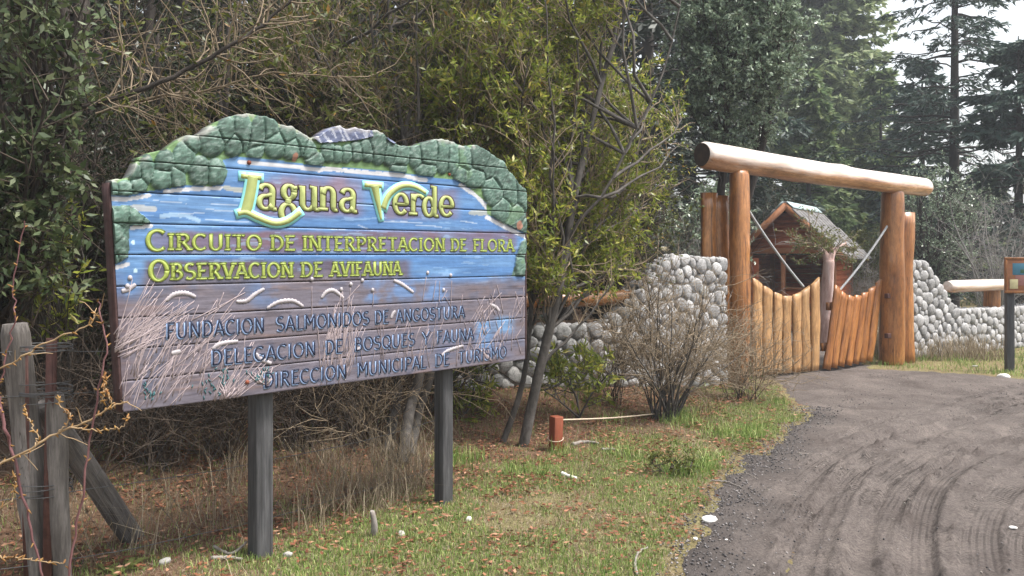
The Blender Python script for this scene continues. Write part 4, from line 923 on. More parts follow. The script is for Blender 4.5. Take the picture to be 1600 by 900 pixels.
hbox('door_jamb', (-.13, .05, .80), (.09, .09, 1.60), 'hut_trim')
hbox('lintel', (0, .05, EAVE-.06), (HW-.26, .11, .12), 'hut_trim')
hbox('window_sill', ((-.085+hw-.125)/2, .03, .90), (hw-.125+.085, .14, .05), 'hut_trim')
for k in range(8): hbox('cladding_board', ((-.085+hw-.125)/2, .055, .06+k*.107), (hw-.125+.085, .035, .100), 'hut')
for k in range(15):
    for sx in (-1, 1): hbox('cladding_board', (sx*(hw-.03), HD/2, .06+k*.107), (.035, HD-.26, .100), 'hut')
    hbox('cladding_board', (0, HD-.03, .06+k*.107), (HW-.26, .035, .100), 'hut')
for k in range(5): hbox('cladding_board', (-hw+.20, .055, .06+k*.33), (.14, .035, .32), 'hut')
# gable boards
k = 0; z = EAVE+.05
while z < APEX-.10:
    half = (APEX-.06-z-.05)/(APEX-EAVE)*hw
    hb = (APEX+.03-z+.05)/(APEX-EAVE)*hw; ht_ = (APEX+.03-z-.05)/(APEX-EAVE)*hw
    for yy in (.06, HD-.06):
        V = [(sx_*(hb if zz_ < 0 else ht_), yy_*.0175, zz_*.05) for zz_ in (-1, 1) for yy_ in (-1, 1) for sx_ in (-1, 1)]
        o = link('gable_board', mesh_np('gable_board', V, np.array([(0,2,3,1),(4,5,7,6),(0,1,5,4),(2,6,7,3),(0,4,6,2),(1,3,7,5)]), MAT['hut']), hut); o.location = hf*0+hr_*yy+Vector((0, 0, z)); o.rotation_euler = (0, 0, hang)
    z += .107
hbox('floor_board', (0, HD/2, .0), (HW-.1, HD-.1, .06), 'hut_dark')
# roof planes of overlapping shingle courses, rake boards and ridge cap
slope = math.atan2(APEX-EAVE, hw); OV = .42; RL = hw/math.cos(slope)+OV; ny = 7; nx = 8; RD = HD+.62
for sx in (-1, 1):
    rp = link('roof', MB().box((0, 0, 0), (RL, RD, .03)).mesh('roof', MAT['hut_dark']), hut)
    cx = sx*RL/2*math.cos(slope); cz = APEX-RL/2*math.sin(slope)+.05; cy = HD/2-.0
    rp.location = hf*cx+hr_*cy+Vector((0, 0, cz)); rm = (Matrix.Rotation(hang, 3, 'Z')@Matrix.Rotation(sx*slope, 3, 'Y')); rp.rotation_euler = rm.to_euler()
    sh_me = [MB().box((0, 0, 0), (RL/ny*1.25, RD/nx*.965*q, .022)).mesh('shingle', MAT['shingle']) for q in (1, .93, .97)]
    for i in range(ny):
        for j in range(nx+1):
            yy = -RD/2+(j+.5-(i % 2)*.5)*RD/nx
            if abs(yy) > RD/2+.001: continue
            s = link('shingle', sh_me[(i*3+j) % 3], rp); s.location = (sx*(-RL/2+(i+.5)*RL/ny), yy, .034); s.rotation_euler = (0, sx*.045, .012*((i*7+j*5) % 5-2))
    for yy in (-RD/2-.016, RD/2+.016):
        f = link('rake_board', MB().box((0, 0, 0), (RL, .028, .13)).mesh('rake_board', MAT['hut_trim']), rp); f.location = (0, yy, -.035)
    q = link('ridge_cap', MB().box((0, 0, 0), (.20, RD+.08, .012)).mesh('ridge_cap', MAT['ridge_metal']), rp); q.location = (-sx*(RL/2-.10), 0, .066)

# ================================================================ notice board by the road
ib = Vector((6.84, 11.0, 0)); ib.z = gz(ib.x, ib.y)
nb = thing('notice_board', 'small framed notice board with a painted scene on a dark post by the road', 'notice board', ib)
bevel(link('post', MB().box((0, 0, .56), (.10, .10, 1.16)).mesh('post', MAT['tar_post']), nb, rot=(0, 0, -.2)), .01)
def nbox(nm, c, s, mat):
    M = Matrix.Rotation(-.22, 3, 'Z'); o = link(nm, MB().box((0, 0, 0), s).mesh(nm, MAT[mat]), nb); o.location = M@Vector(c); o.rotation_euler = (0, 0, -.22); bevel(o, .006); return o
nc = (.14, -.075, 1.33)
nbox('panel', nc, (.40, .035, .42), 'hut_trim')
for s_, c_ in (((.46, .05, .035), (nc[0], nc[1]-.006, nc[2]+.227)), ((.46, .05, .035), (nc[0], nc[1]-.006, nc[2]-.227)), ((.035, .05, .42), (nc[0]-.212, nc[1]-.006, nc[2])), ((.035, .05, .42), (nc[0]+.212, nc[1]-.006, nc[2]))):
    nbox('frame_strip', c_, s_, 'gate_orange')
pm('print_teal', rgb(74, 128, 150)); pm('print_tan', rgb(168, 130, 108)); pm('print_cream', rgb(206, 196, 150)); pm('print_rose', rgb(160, 112, 104)); pm('print_green', rgb(70, 110, 84))
nbox('painted_lake', (nc[0]-.01, nc[1]-.0195, nc[2]+.085), (.25, .004, .16), 'print_teal'); nbox('painted_hill', (nc[0]+.03, nc[1]-.0235, nc[2]+.055), (.14, .004, .05), 'print_green')
nbox('painted_shore', (nc[0]+.03, nc[1]-.0195, nc[2]-.07), (.26, .004, .14), 'print_rose'); nbox('painted_label', (nc[0]-.12, nc[1]-.0235, nc[2]-.12), (.10, .004, .13), 'print_cream')
x, y = 8.25, 12.35
bevel(tag(link('dark_post', MB().box((0, 0, .35), (.11, .11, .8)).mesh('dark_post', MAT['tar_post']), loc=(x, y, gz(x, y))), 'short dark square post at right edge beyond the notice board', 'post'), .01)

# ================================================================ wire fence behind the sign
fb = Vector((-2.30, 3.90, 0)); fb.z = gz(fb.x, fb.y)
fence = thing('wire_fence', 'old wire mesh fence with weathered post and slanting brace left of the sign', 'fence', fb)
me = log_mesh('post', 1.52, .062, .056, 'grey_wood', seed=51, S=22, K=30, knots=7, lump=.20, bend=.022); link('post', me, fence, loc=(0, 0, -.25), rot=(.03, -.05, .5))
me = log_mesh('post', 1.18, .048, .040, 'grey_wood', seed=54, S=20, K=26, knots=5, lump=.22, bend=.02); link('post', me, fence, loc=(.10, -.02, -.25), rot=(0, -.02, 2.0))
bt = Vector((-2.33, 4.05, 1.02)); bb = Vector((-2.12, 4.62, -.06)); bt = at(86, 655, 4.05); bb = at(212, 850, 4.48)
beam_between('brace', bb, bt+(bt-bb)*.12, .060, .056, 'grey_wood', None, fence, 52, S=16, K=24, knots=3, lump=.10)
for dx, rz, L in ((-.005, -.02, 1.36), (.075, .015, 1.40)):
    mb = MB().box((0, 0, L/2), (.034, .006, L)).box((.017, .014, L/2), (.006, .034, L)); link('steel_angle', mb.mesh('steel_angle', MAT['rust']), fence, loc=(dx, -.085, -.2), rot=(0, rz, .1))
fdir = Vector((SD[0], SD[1], 0)); f_end = fb+fdir*2.6; fl = Vector((-3.5, 3.4, 0))
def wire_line(z, seed, barb):
    g = np.random.default_rng(seed); n = 70; t = np.linspace(0, 1, n); a = np.array([fl.x, fl.y, z-.03]); m = np.array([fb.x+.03, fb.y-.08, z]); e = np.array([f_end.x, f_end.y, z+.0])
    P = np.concatenate([a+(m-a)*t[:20, None]*n/20, m+(e-m)*t[:, None]]); P[:, 2] -= np.concatenate([np.zeros(20), .10*4*t*(1-t)*.6]); P[:, 2] += np.cumsum(g.normal(0, .0016, len(P)))
    mb = MB(); V, Fq = tubes(P[None], np.full((1, len(P)), .0022), 5); mb.add(V, Fq)
    if barb:
        for i in range(3, len(P), 3):
            for q in range(2):
                d = nrm(g.normal(0, 1, (1, 3)))[0]*.02; V, Fq = tubes(np.array([[P[i]-d, P[i]+d]]), np.full((1, 2), .0015), 4); mb.add(V, Fq)
    wpart('barbed_wire' if barb else 'tension_wire', mb.mesh('wire', MAT['wire']), fence)
wire_line(1.14, 1, True); wire_line(.93, 2, True); wire_line(.45, 3, False); wire_line(.12, 4, False)
for zz, seed in ((1.14, 1), (.94, 2), (.46, 3), (.90, 4)):
    g = np.random.default_rng(seed+60); th = np.linspace(0, 2*np.pi*3, 60); P = np.stack([fb.x+.035+.125*np.cos(th), fb.y-.02+.10*np.sin(th), zz+.02*np.sin(th*.31+seed)+th*.0015], -1)
    V, Fq = tubes(P[None], np.full((1, 60), .0024), 5); wpart('wire_wrap', mesh_np('wire_wrap', V, Fq, MAT['wire']), fence)
# diamond mesh netting
lines = []; cs = .085; L = 2.5; Hn = .86
g = np.random.default_rng(77)
for sgn in (1, -1):
    for c in np.arange(-Hn, L+Hn, cs):
        t = np.linspace(0, 1, 16); zz = t*Hn+.03; s = c+sgn*(t*Hn)*.62+(.0 if sgn > 0 else Hn*.62)
        s = s+.010*np.sin(t*9+c*5)+.014*vn(s*3, zz*3, 5); ok = (s > .02) & (s < L)
        if ok.sum() < 3: continue
        s = np.clip(s, .02, L); bulge = .06*(vn(s*1.5, zz*2, 8)-.5)-.03
        lines.append(np.stack([fb.x+fdir.x*s-fdir.y*bulge, fb.y+fdir.y*s+fdir.x*bulge, zz+.03*(vn(s*2, zz, 3)-.5)+.02], -1))
V, Fq = tubes(np.array(lines), np.full((len(lines), 16), .0010), 3); wpart('mesh_netting', mesh_np('mesh_netting', V, Fq, MAT['wire']), fence)

# ================================================================ small things on the ground
def loose_stone(name, label, px, py, wpx, asp, mat, seed, group=None):
    x, y = gp(px, py); z = gz(x, y); r = wpx/F*y/2; src = STM[seed % len(STM)].copy(); src.materials.clear(); src.materials.append(MAT[mat])
    o = link(name, src, loc=(x, y, z+r*asp*.35), rot=(0, .1, seed)); o.scale = (r, r*.85, r*asp); return tag(o, label, 'stone', group)
loose_stone('white_stone', 'white rounded stone lying on dark gravel at the left road edge', 1107, 817, 26, .55, 'white_stone', 1)
loose_stone('white_stone', 'white stone at the foot of the notice board post', 1568, 588, 19, .55, 'white_stone', 2)
loose_stone('grey_stone', 'pale grey stone in the grass right of the near sign post', 451, 866, 15, .9, 'grey_stone', 3)
loose_stone('grey_stone', 'pale grey stone among brown leaves at lower left corner', 258, 880, 18, .7, 'grey_stone', 4)
loose_stone('grey_stone', 'small pale stone in the grass between the two sign posts', 628, 836, 13, .8, 'grey_stone', 5)
loose_stone('white_stone', 'tiny white stone beside the foot of the far sign post', 733, 812, 11, .8, 'white_stone', 6)
loose_stone('white_pebble', 'small white pebble on gravel below the large white road stone', 1087, 846, 11, .4, 'white_stone', 7)
loose_stone('white_pebble', 'tiny white pebble on the dirt near the left road edge', 1135, 848, 8, .5, 'white_stone', 8)
loose_stone('white_pebble', 'flat white pebble on the dirt at right edge of the road', 1583, 823, 12, .4, 'white_stone', 9)
loose_stone('flat_stone', 'flat pale stone on the grass strip before the right wall', 1523, 572, 10, .4, 'grey_stone', 3)
loose_stone('boulder', 'grey boulder half hidden under leaves below the low stone wall', 776, 626, 30, .85, 'stone_dark', 2)
def stick(name, label, pts, r0, r1, mat='stick', lift=.012, cat='stick'):
    P = []
    for k in pts:
        x, y = gp(k[0], k[1]); P.append((x, y, gz(x, y)+lift+(k[2] if len(k) > 2 else 0)))
    V, Fq = path_tube(P, r0, r1, 7, 16, .002, int(pts[0][0])); n = len(V)
    o = link(name, mesh_np(name, V, [Fq, np.arange(7)[None, ::-1], np.arange(n-7, n)[None]], MAT[mat], True)); return tag(o, label, cat)
stick('bent_stick', 'pale curved stick on the grass at the bottom edge beside the road', [(995, 905), (993, 885), (998, 870), (1012, 862)], .009, .005)
stick('thin_stick', 'thin pale stick lying on the dark gravel above the white stone', [(1112, 755), (1135, 757), (1160, 766)], .006, .003)
stick('thin_stick', 'short thin stick on the dirt farther along the road edge', [(1166, 742), (1185, 752)], .005, .003)
stick('thin_stick', 'short pale stick on the dirt near the top of the road bend', [(1248, 712), (1264, 713)], .006, .004)
stick('fallen_branch', 'bleached forked branch on leaves left of the near sign post', [(335, 858), (360, 868), (385, 860, .04)], .011, .006)
stick('fallen_branch', 'thin pale branch lying against the foot of the near sign post', [(330, 876), (355, 874), (378, 876)], .012, .008)
stick('fallen_branch', 'pale branch piece half buried under the red peg', [(895, 697), (915, 693), (935, 696)], .018, .01)
stick('pale_bark_strip', 'whitish strip of bark lying in the middle of the grass', [(878, 742), (890, 747), (901, 750)], .016, .010, 'white_stone')
stick('pale_bark_strip', 'small pale bark strip in the grass below the red peg string', [(941, 706), (960, 705)], .014, .010, 'stick')
stick('dark_stub', 'small dark forked twig standing at the grass edge by gravel', [(1078, 745), (1080, 741, .05), (1084, 738, .07)], .010, .006, 'bark_dark')
x, y = gp(582, 834); me = log_mesh('wooden_stub', .17, .020, .016, 'stick', seed=71, S=10, K=8, knots=1, lump=.15)
tag(link('wooden_stub', me, loc=(x, y, gz(x, y)-.02), rot=(.15, .06, 0)), 'short grey stub of wood standing in the grass between sign posts', 'stub')
# red peg with a string to the bare bush
x, y = gp(868, 703); pz = gz(x, y)
bevel(tag(link('red_peg', MB().box((0, 0, .13), (.085, .085, .34)).mesh('red_peg', MAT['red_post']), loc=(x, y, pz-.02), rot=(0, .03, .55)), 'short red brown painted wooden peg in the grass by the shrub', 'peg'), .006)
pegtop = Vector((x, y, pz+.25)); BUSH = Vector((1.55, 8.15, 0)); BUSH.z = gz(BUSH.x, BUSH.y)
def sagline(name, label, pts, r, mat):
    P = spline(pts, 30); V, Fq = tubes(P[None], np.full((1, 30), r), 6); return tag(link(name, mesh_np(name, V, Fq, MAT[mat], True)), label, 'string')
sagline('string', 'straw coloured string stretched from the red peg to the bare bush', [pegtop+Vector((.04, 0, 0)), (pegtop+at(1038, 645, 8.0))/2+Vector((0, 0, -.015)), at(1038, 645, 8.0)], .007, 'string')
th = np.linspace(0, 2*np.pi, 30); P = np.stack([x+.062*np.cos(th), y+.062*np.sin(th), pz+.10+.015*np.sin(th)], -1); V, Fq = tubes(P[None], np.full((1, 30), .004), 5)
tag(link('string_loop', mesh_np('string_loop', V, Fq, MAT['string'])), 'loop of string tied round the lower part of the red peg', 'string')

# ================================================================ vegetation
def rand_perp(g, T):
    v = g.normal(0, 1, T.shape); v -= (v*T).sum(-1, keepdims=True)*T; return nrm(v)
def sample_on(g, P, n, t0, t1, pw=1.0):
    """n random points on the polylines P (N,K,3): position, tangent, parent, t"""
    N, K, _ = P.shape; i = g.integers(0, N, n); t = (t0+(t1-t0)*g.random(n)**pw)*(K-1); k = np.clip(t.astype(int), 0, K-2); f = (t-k)[:, None]
    return P[i, k]*(1-f)+P[i, k+1]*f, nrm(P[i, k+1]-P[i, k]), i, t/(K-1)
def sprout(g, P, n, L0, L1, spread, up, K=5, wig=.12, t0=.25, t1=1.0):
    p, T, i, t = sample_on(g, P, n, t0, t1); d = nrm(T*(1-spread)+rand_perp(g, T)*spread+np.array([0, 0, up]))
    L = g.uniform(L0, L1, n)[:, None]; Q = np.zeros((n, K, 3)); Q[:, 0] = p
    for k in range(1, K):
        d = nrm(d+g.normal(0, wig, d.shape)+np.array([0, 0, up*.25])); Q[:, k] = Q[:, k-1]+d*L/(K-1)
    return Q
def leaves_at(g, p, T, size, asp, mixd=.6, droop=0., sv=.35, flat=0.):
    n = len(p); d = nrm(T*(1-mixd)+g.normal(0, 1, (n, 3))*mixd+np.array([0, 0, -droop])); s = (size*g.uniform(1-sv, 1+sv, n))[:, None]
    side = g.normal(0, 1, (n, 3)); side[:, 2] *= (1-flat); side = nrm(np.cross(d, nrm(np.cross(d, side)))*1.0)
    up = nrm(np.cross(side, d)); w_ = s*asp*.5
    V = np.stack([p, p+d*s*.45+side*w_+up*s*.06, p+d*s, p+d*s*.45-side*w_+up*s*.06], 1).reshape(-1, 3)
    return V, np.arange(n*4).reshape(n, 4)
def leaves_on(g, P, n, size, asp, t0=.15, t1=1., **k):
    p, T, _, _ = sample_on(g, P, n, t0, t1); return leaves_at(g, p, T, size, asp, **k)
def limbs_to(g, trunks, targets, K=7, wig=.05, rise=.25, hfrac=(.35, .85)):
    """limbs from points on the stems to targets inside the crown"""
    n = len(targets); N, KT, _ = trunks.shape; Q = np.zeros((n, K, 3))
    for a in range(n):
        tgt = targets[a]; best = None
        j = int(np.argmin([np.min(np.linalg.norm(trunks[q, :, :2]-tgt[:2], axis=1)) for q in range(N)])) if g.random() < .7 else int(g.integers(N))
        tr = trunks[j]; z0 = tr[0, 2]; hz_ = z0+(tgt[2]-z0)*g.uniform(*hfrac); k = int(np.argmin(np.abs(tr[:, 2]-hz_))); s = tr[k]
        t = np.linspace(0, 1, K)[:, None]; mid = (s+tgt)/2+np.array([0, 0, -rise*np.linalg.norm(tgt[:2]-s[:2])*.3])
        Q[a] = s*(1-t)**2+2*mid*t*(1-t)+tgt*t*t
        Q[a, 1:-1] += g.normal(0, wig*np.linalg.norm(tgt-s)/K*2, (K-2, 3))
    return Q
def ell(g, n, C, Rr, shell=.6):
    d = nrm(g.normal(0, 1, (n, 3))); r = g.random((n, 1))**(1/3*shell); return np.array(C)+d*r*np.array(Rr)
def broadleaf(name, label, cat, base, stems, C, Rr, n1, n2, nl, L2, leaf, lmat, bmat, tmat='twig', seed=1, r0=.05, ss=None, group=None, keep=None, n3=0, L3=(.15, .3), asp=.4, droop=.1, limb_r=.018, twig_r=.0045, up=.1, hfrac=(.35, .85), shell=.6, mixd=.6, spread=.55, extra=None):
    g = np.random.default_rng(seed); root = thing(name, label, cat, base, group)
    K = 14; T = np.array([spline(s, K) for s in stems]); mb = MB()
    rad = np.array([np.linspace(r0*q, r0*q*.38, K) for q in g.uniform(.8, 1.05, len(T))]); rad[0] = np.linspace(r0, r0*.3, K)
    if ss: rad = np.array([np.linspace(r0*a_, r0*a_*.35, K) for a_ in ss])
    mb.add(*tubes(T, rad, 10)); T2 = T
    tg = ell(g, n1, C, Rr, shell)
    if extra is not None: tg = np.concatenate([tg, extra])
    if keep is not None: tg = tg[keep(tg)]
    Q1 = limbs_to(g, T2, tg, hfrac=hfrac); mb.add(*tubes(Q1, np.broadcast_to(np.linspace(limb_r, limb_r*.3, Q1.shape[1]), Q1.shape[:2]), 6))
    wpart('trunk', mb.mesh('trunk', MAT[bmat], True), root)
    Q2 = sprout(g, Q1, n2, L2[0], L2[1], spread, up, 5, .16, .3); src = Q2; mb = MB()
    if keep is not None: Q2 = Q2[keep(Q2[:, -1])]; src = Q2
    mb.add(*tubes(Q2, np.broadcast_to(np.linspace(twig_r, twig_r*.4, 5), Q2.shape[:2]), 4))
    if n3:
        Q3 = sprout(g, Q2, n3, L3[0], L3[1], .55, up, 4, .15, .25)
        if keep is not None: Q3 = Q3[keep(Q3[:, -1])]
        mb.add(*tubes(Q3, np.broadcast_to(np.linspace(twig_r*.5, twig_r*.25, 4), Q3.shape[:2]), 3)); src = Q3
    kind(wpart('twigs', mb.mesh('twigs', MAT[tmat]), root), 'stuff')
    if nl:
        V, Fq = leaves_on(g, src, nl, leaf, asp, .1, 1., mixd=mixd, droop=droop); wpart('crown', mesh_np('crown', V, Fq, MAT[lmat]), root)
    return root
def W(px, py, d): return tuple(at(px, py, d))
def G3(px, py):
    x, y = gp(px, py)
    for _ in range(4):
        d = (EYE-gz(x, y))*F/(py-HY); x, y = (px-800)/F*d, d
    return (x, y, gz(x, y))
# keep everything that grows behind the sign away from its face
def clear_sign(q0):
    def f(p):
        b = behind(p[..., 0], p[..., 1]); return b > q0
    return f
# --- willowy shrub tree right of the sign
b0 = G3(818, 697); b1 = G3(786, 690)
st1 = [b0, W(838, 600, 6.7), W(862, 500, 6.7), W(884, 395, 6.72), W(893, 330, 6.75), W(910, 250, 6.8), W(935, 150, 6.9), W(965, 30, 7.0), W(985, -120, 7.1)]
st2 = [b1, W(808, 630, 6.85), W(822, 570, 6.85), W(828, 500, 6.9), W(836, 400, 7.0), W(820, 280, 7.1), W(790, 150, 7.2), W(770, -50, 7.3)]
st3 = [W(886, 385, 6.72), W(905, 345, 6.7), W(945, 300, 6.7), W(985, 220, 6.75), W(1030, 130, 6.8), W(1060, 20, 6.85), W(1075, -100, 6.9)]
st4 = [W(830, 480, 6.9), W(800, 330, 7.0), W(740, 220, 7.1), W(700, 120, 7.2), W(690, 0, 7.3), W(680, -100, 7.4)]
broadleaf('willowy_shrub_tree', 'slender multi stemmed tree with small yellow green leaves right of the sign', 'tree', b0, [st1, st2, st3, st4], W(905, 130, 7.0), (1.42, .95, 1.75), 150, 2700, 52000, (.22, .55), .058, 'leaf_hero', 'bark', extra=np.array([W(a_, b_, 6.7+.1*(i_ % 3)) for i_, (a_, b_) in enumerate([(1010, 200), (1050, 240), (1085, 250), (1100, 215), (1060, 290), (1030, 330), (1110, 275), (990, 380), (1010, 430), (1075, 150), (1095, 180), (960, 440), (900, 450), (860, 440)])]), seed=2, r0=.047, ss=(1, .62, .34, .34), n3=5200, L3=(.10, .24), asp=.30, tmat='twig_pale', limb_r=.016, twig_r=.0045, up=.16, keep=lambda p: (behind(p[..., 0], p[..., 1]) > .35) & (p[..., 2] > 1.25) & ~((p[..., 0]/p[..., 1]*F+800 > 1120-110*np.clip((2.3-p[..., 2]), 0, 2)+25*np.sin(p[..., 2]*6))))
# twiggy skirts of the same tree hanging over the low wall
g = np.random.default_rng(9)
b2 = G3(905, 655)
broadleaf('leafy_sapling', 'low sapling with narrow glossy leaves in front of the low stone wall', 'sapling', b2, [[b2, W(900, 620, 7.6), W(880, 580, 7.6), W(868, 545, 7.6)], [b2, W(925, 615, 7.6), W(950, 585, 7.7), W(980, 560, 7.7)], [b2, W(890, 640, 7.5), W(868, 622, 7.4), W(850, 610, 7.4)]], W(905, 590, 7.6), (.42, .3, .28), 22, 110, 850, (.1, .25), .085, 'leaf_hero', 'bark', seed=14, r0=.012, asp=.24, limb_r=.007, twig_r=.003, mixd=.45)
b2 = G3(728, 660)
broadleaf('leafy_sapling', 'sapling with narrow leaves close behind the far sign post', 'sapling', b2, [[b2, W(735, 630, 7.4), W(742, 600, 7.3), W(750, 575, 7.3)], [b2, W(722, 640, 7.3), W(715, 610, 7.2)]], W(732, 615, 7.3), (.24, .25, .28), 14, 80, 560, (.1, .22), .085, 'leaf_hero', 'bark', seed=15, r0=.012, asp=.24, limb_r=.007, twig_r=.003, mixd=.45)
b8 = (at(95, 640, 5.2).x, 5.2, gz(at(95, 640, 5.2).x, 5.2))
broadleaf('leafy_sapling', 'sapling with bright narrow leaves left of the sign edge above the fence', 'sapling', b8, [[b8, W(92, 560, 5.1), W(90, 440, 5.0), W(100, 340, 5.0)], [b8, W(110, 560, 5.1), W(128, 450, 5.0), W(135, 400, 5.0)], [b8, W(80, 560, 5.1), W(45, 420, 5.0), W(30, 340, 5.0)]], W(85, 390, 5.0), (.30, .25, .36), 24, 90, 640, (.08, .2), .075, 'leaf_hero', 'bark', seed=17, r0=.012, asp=.27, limb_r=.006, twig_r=.0025, mixd=.45)
def weed(label, px, py, n, L, seed):
    gq = np.random.default_rng(seed); x, y, z = G3(px, py); root = thing('leafy_weed', label, 'weed', (x, y, z)); a = np.linspace(0, 6.28, n, endpoint=False)+gq.normal(0, .25, n)
    for k in range(n):
        l_ = L*gq.uniform(.6, 1.1); e = gq.uniform(.25, .9); d = np.array([math.cos(a[k])*math.cos(e), math.sin(a[k])*math.cos(e), math.sin(e)]); sd_v = np.array([-math.sin(a[k]), math.cos(a[k]), 0]); V = []
        for t_, w_ in ((0, .1), (.3, .8), (.6, 1), (.85, .6), (1, .02)):
            c = np.array([x, y, z])+d*l_*t_+np.array([0, 0, -.45*l_*t_*t_]); wd = l_*.13*w_; V += [c-sd_v*wd+np.array([0, 0, .25*wd]), c, c+sd_v*wd+np.array([0, 0, .25*wd])]
        I = np.arange(15).reshape(5, 3); Fq = np.concatenate([np.stack([I[:-1, q], I[:-1, q+1], I[1:, q+1], I[1:, q]], -1) for q in (0, 1)]); wpart('leaf', mesh_np('leaf', V, Fq, MAT['spring'], True), root)
weed('broad leaved green weed at the bottom left beside the fence', 200, 890, 8, .16, 1); weed('small broad leaved weed at the bottom edge left of near sign post', 165, 893, 6, .12, 2); weed('pale green weed tuft among leaves near the fence brace', 300, 838, 7, .07, 3)
b9 = G3(1042, 742)
broadleaf('low_shrublet', 'tiny dark leaved shrublet in the grass near the gravel edge', 'shrub', b9, [[b9, (b9[0]+.03, b9[1], b9[2]+.06), (b9[0]+.06, b9[1], b9[2]+.12)], [b9, (b9[0]-.06, b9[1], b9[2]+.05), (b9[0]-.12, b9[1], b9[2]+.09)]], (b9[0], b9[1], b9[2]+.07), (.20, .16, .08), 16, 60, 620, (.05, .12), .028, 'leaf_olive', 'twig', seed=18, r0=.006, asp=.4, limb_r=.004, twig_r=.002)
# --- stems behind the sign with a leafy crown above it
b3 = G3(628, 724); b4 = G3(606, 712); b5 = G3(641, 712)
s3 = [[b3, W(640, 640, 6.3), W(655, 590, 6.35), W(668, 480, 6.4), W(650, 300, 6.5), W(620, 160, 6.6), W(605, -40, 6.7)], [b4, W(614, 650, 6.5), W(622, 600, 6.5), W(615, 450, 6.6), W(560, 260, 6.7), W(520, 100, 6.8), W(500, -60, 6.9)], [b5, W(655, 640, 6.5), W(672, 590, 6.5), W(700, 450, 6.7), W(720, 280, 6.9), W(700, 120, 7.0), W(715, -60, 7.0)]]
broadleaf('leafy_tree', 'three stemmed leafy tree rising behind the middle of the sign', 'tree', b3, s3, W(600, 60, 7.1), (1.55, 1.0, 1.5), 110, 1900, 20000, (.22, .5), .062, 'leaf_olive', 'bark', tmat='twig_pale', seed=23, r0=.05, n3=3600, L3=(.1, .25), asp=.30, keep=lambda p: (behind(p[..., 0], p[..., 1]) > .45) & (p[..., 2] > 1.7))
# --- left tree with glossy broad leaves
b6 = (-3.35, 4.85, gz(-3.35, 4.85))
s6 = [[b6, W(-20, 560, 4.9), W(20, 380, 4.85), W(52, 250, 4.8), W(100, 175, 4.8), W(116, 110, 4.8), W(100, 40, 4.8), W(88, -40, 4.8), W(60, -200, 4.8)], [W(108, 160, 4.8), W(125, 60, 4.85), W(130, -30, 4.9), W(150, -160, 4.95)]]
broadleaf('glossy_leaved_tree', 'crooked tree with glossy grey green leaves at the left edge', 'tree', b6, s6, W(10, 150, 4.55), (.62, .55, 1.15), 60, 700, 7500, (.15, .38), .062, 'leaf_gloss', 'bark_dark', seed=33, r0=.075, n3=1500, L3=(.1, .2), asp=.40, keep=lambda p: (p[..., 0]/p[..., 1]*F+800 < 165+30*np.sin(p[..., 2]*5)) & (p[..., 2] > 1.35), mixd=.65)
# long bare boughs crossing above the sign
for k, (pts, r, lab) in enumerate(((([W(95, 175, 4.9), W(190, 150, 5.0), W(290, 110, 5.1), W(380, 60, 5.2), W(450, 5, 5.3), W(500, -60, 5.4)]), .020, 'long dark bough slanting up above left half of the sign'),
                                   (([W(150, 178, 5.4), W(240, 152, 5.4), W(330, 140, 5.5), W(420, 115, 5.6), W(560, 120, 5.7)]), .011, 'thin pale bare bough above the top left of the sign'),
                                   (([W(60, 30, 5.2), W(200, 90, 5.3), W(290, 170, 5.4), W(310, 230, 5.5)]), .009, 'thin drooping bare bough at the upper left'))):
    p0 = pts[0]; root = thing('bare_bough', lab, 'branch', p0); V, Fq = path_tube(pts, r, r*.35, 7, 26, .008, k); wpart('limb', mesh_np('limb', V, Fq, MAT['bark_dark' if k == 0 else 'twig_pale'], True), root)
    gq = np.random.default_rng(k+200); Q = sprout(gq, spline(pts, 20)[None], 60, .25, .8, .6, .02, 6, .2, .1); Q2 = sprout(gq, Q, 150, .08, .25, .6, 0, 4, .2, .2)
    mb = MB(); mb.add(*tubes(Q, np.broadcast_to(np.linspace(r*.32, r*.12, 6), Q.shape[:2]), 4)); mb.add(*tubes(Q2, np.broadcast_to(np.linspace(.002, .001, 4), Q2.shape[:2]), 3)); wpart('twigs', mb.mesh('twigs', MAT['twig_pale']), root)
    V, Fq = leaves_on(gq, Q2, 420, .055, .35, .3, 1.); wpart('leaves', mesh_np('leaves', V, Fq, MAT['leaf_olive']), root)
# --- evergreen thicket closing the view behind the sign: (px, depth, width, crown mid height, half height, leaf size, leaves, kind)
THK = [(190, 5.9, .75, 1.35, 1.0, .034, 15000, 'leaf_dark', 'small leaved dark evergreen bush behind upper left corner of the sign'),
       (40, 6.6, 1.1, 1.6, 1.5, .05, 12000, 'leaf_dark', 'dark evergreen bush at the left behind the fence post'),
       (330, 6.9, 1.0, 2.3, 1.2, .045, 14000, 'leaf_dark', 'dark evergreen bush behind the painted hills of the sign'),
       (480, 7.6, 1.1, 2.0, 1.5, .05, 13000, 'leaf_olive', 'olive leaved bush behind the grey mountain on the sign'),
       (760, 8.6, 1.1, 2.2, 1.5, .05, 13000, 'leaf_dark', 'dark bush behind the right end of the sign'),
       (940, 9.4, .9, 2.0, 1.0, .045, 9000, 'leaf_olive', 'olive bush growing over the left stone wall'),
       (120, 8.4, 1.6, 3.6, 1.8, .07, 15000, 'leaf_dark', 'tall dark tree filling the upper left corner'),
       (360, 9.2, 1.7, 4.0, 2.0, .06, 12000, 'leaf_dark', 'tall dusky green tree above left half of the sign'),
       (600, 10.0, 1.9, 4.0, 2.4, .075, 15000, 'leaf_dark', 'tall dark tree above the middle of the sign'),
       (820, 10.6, 1.9, 4.2, 2.4, .075, 15000, 'leaf_dark', 'tall dark tree behind the slender yellow green tree')]
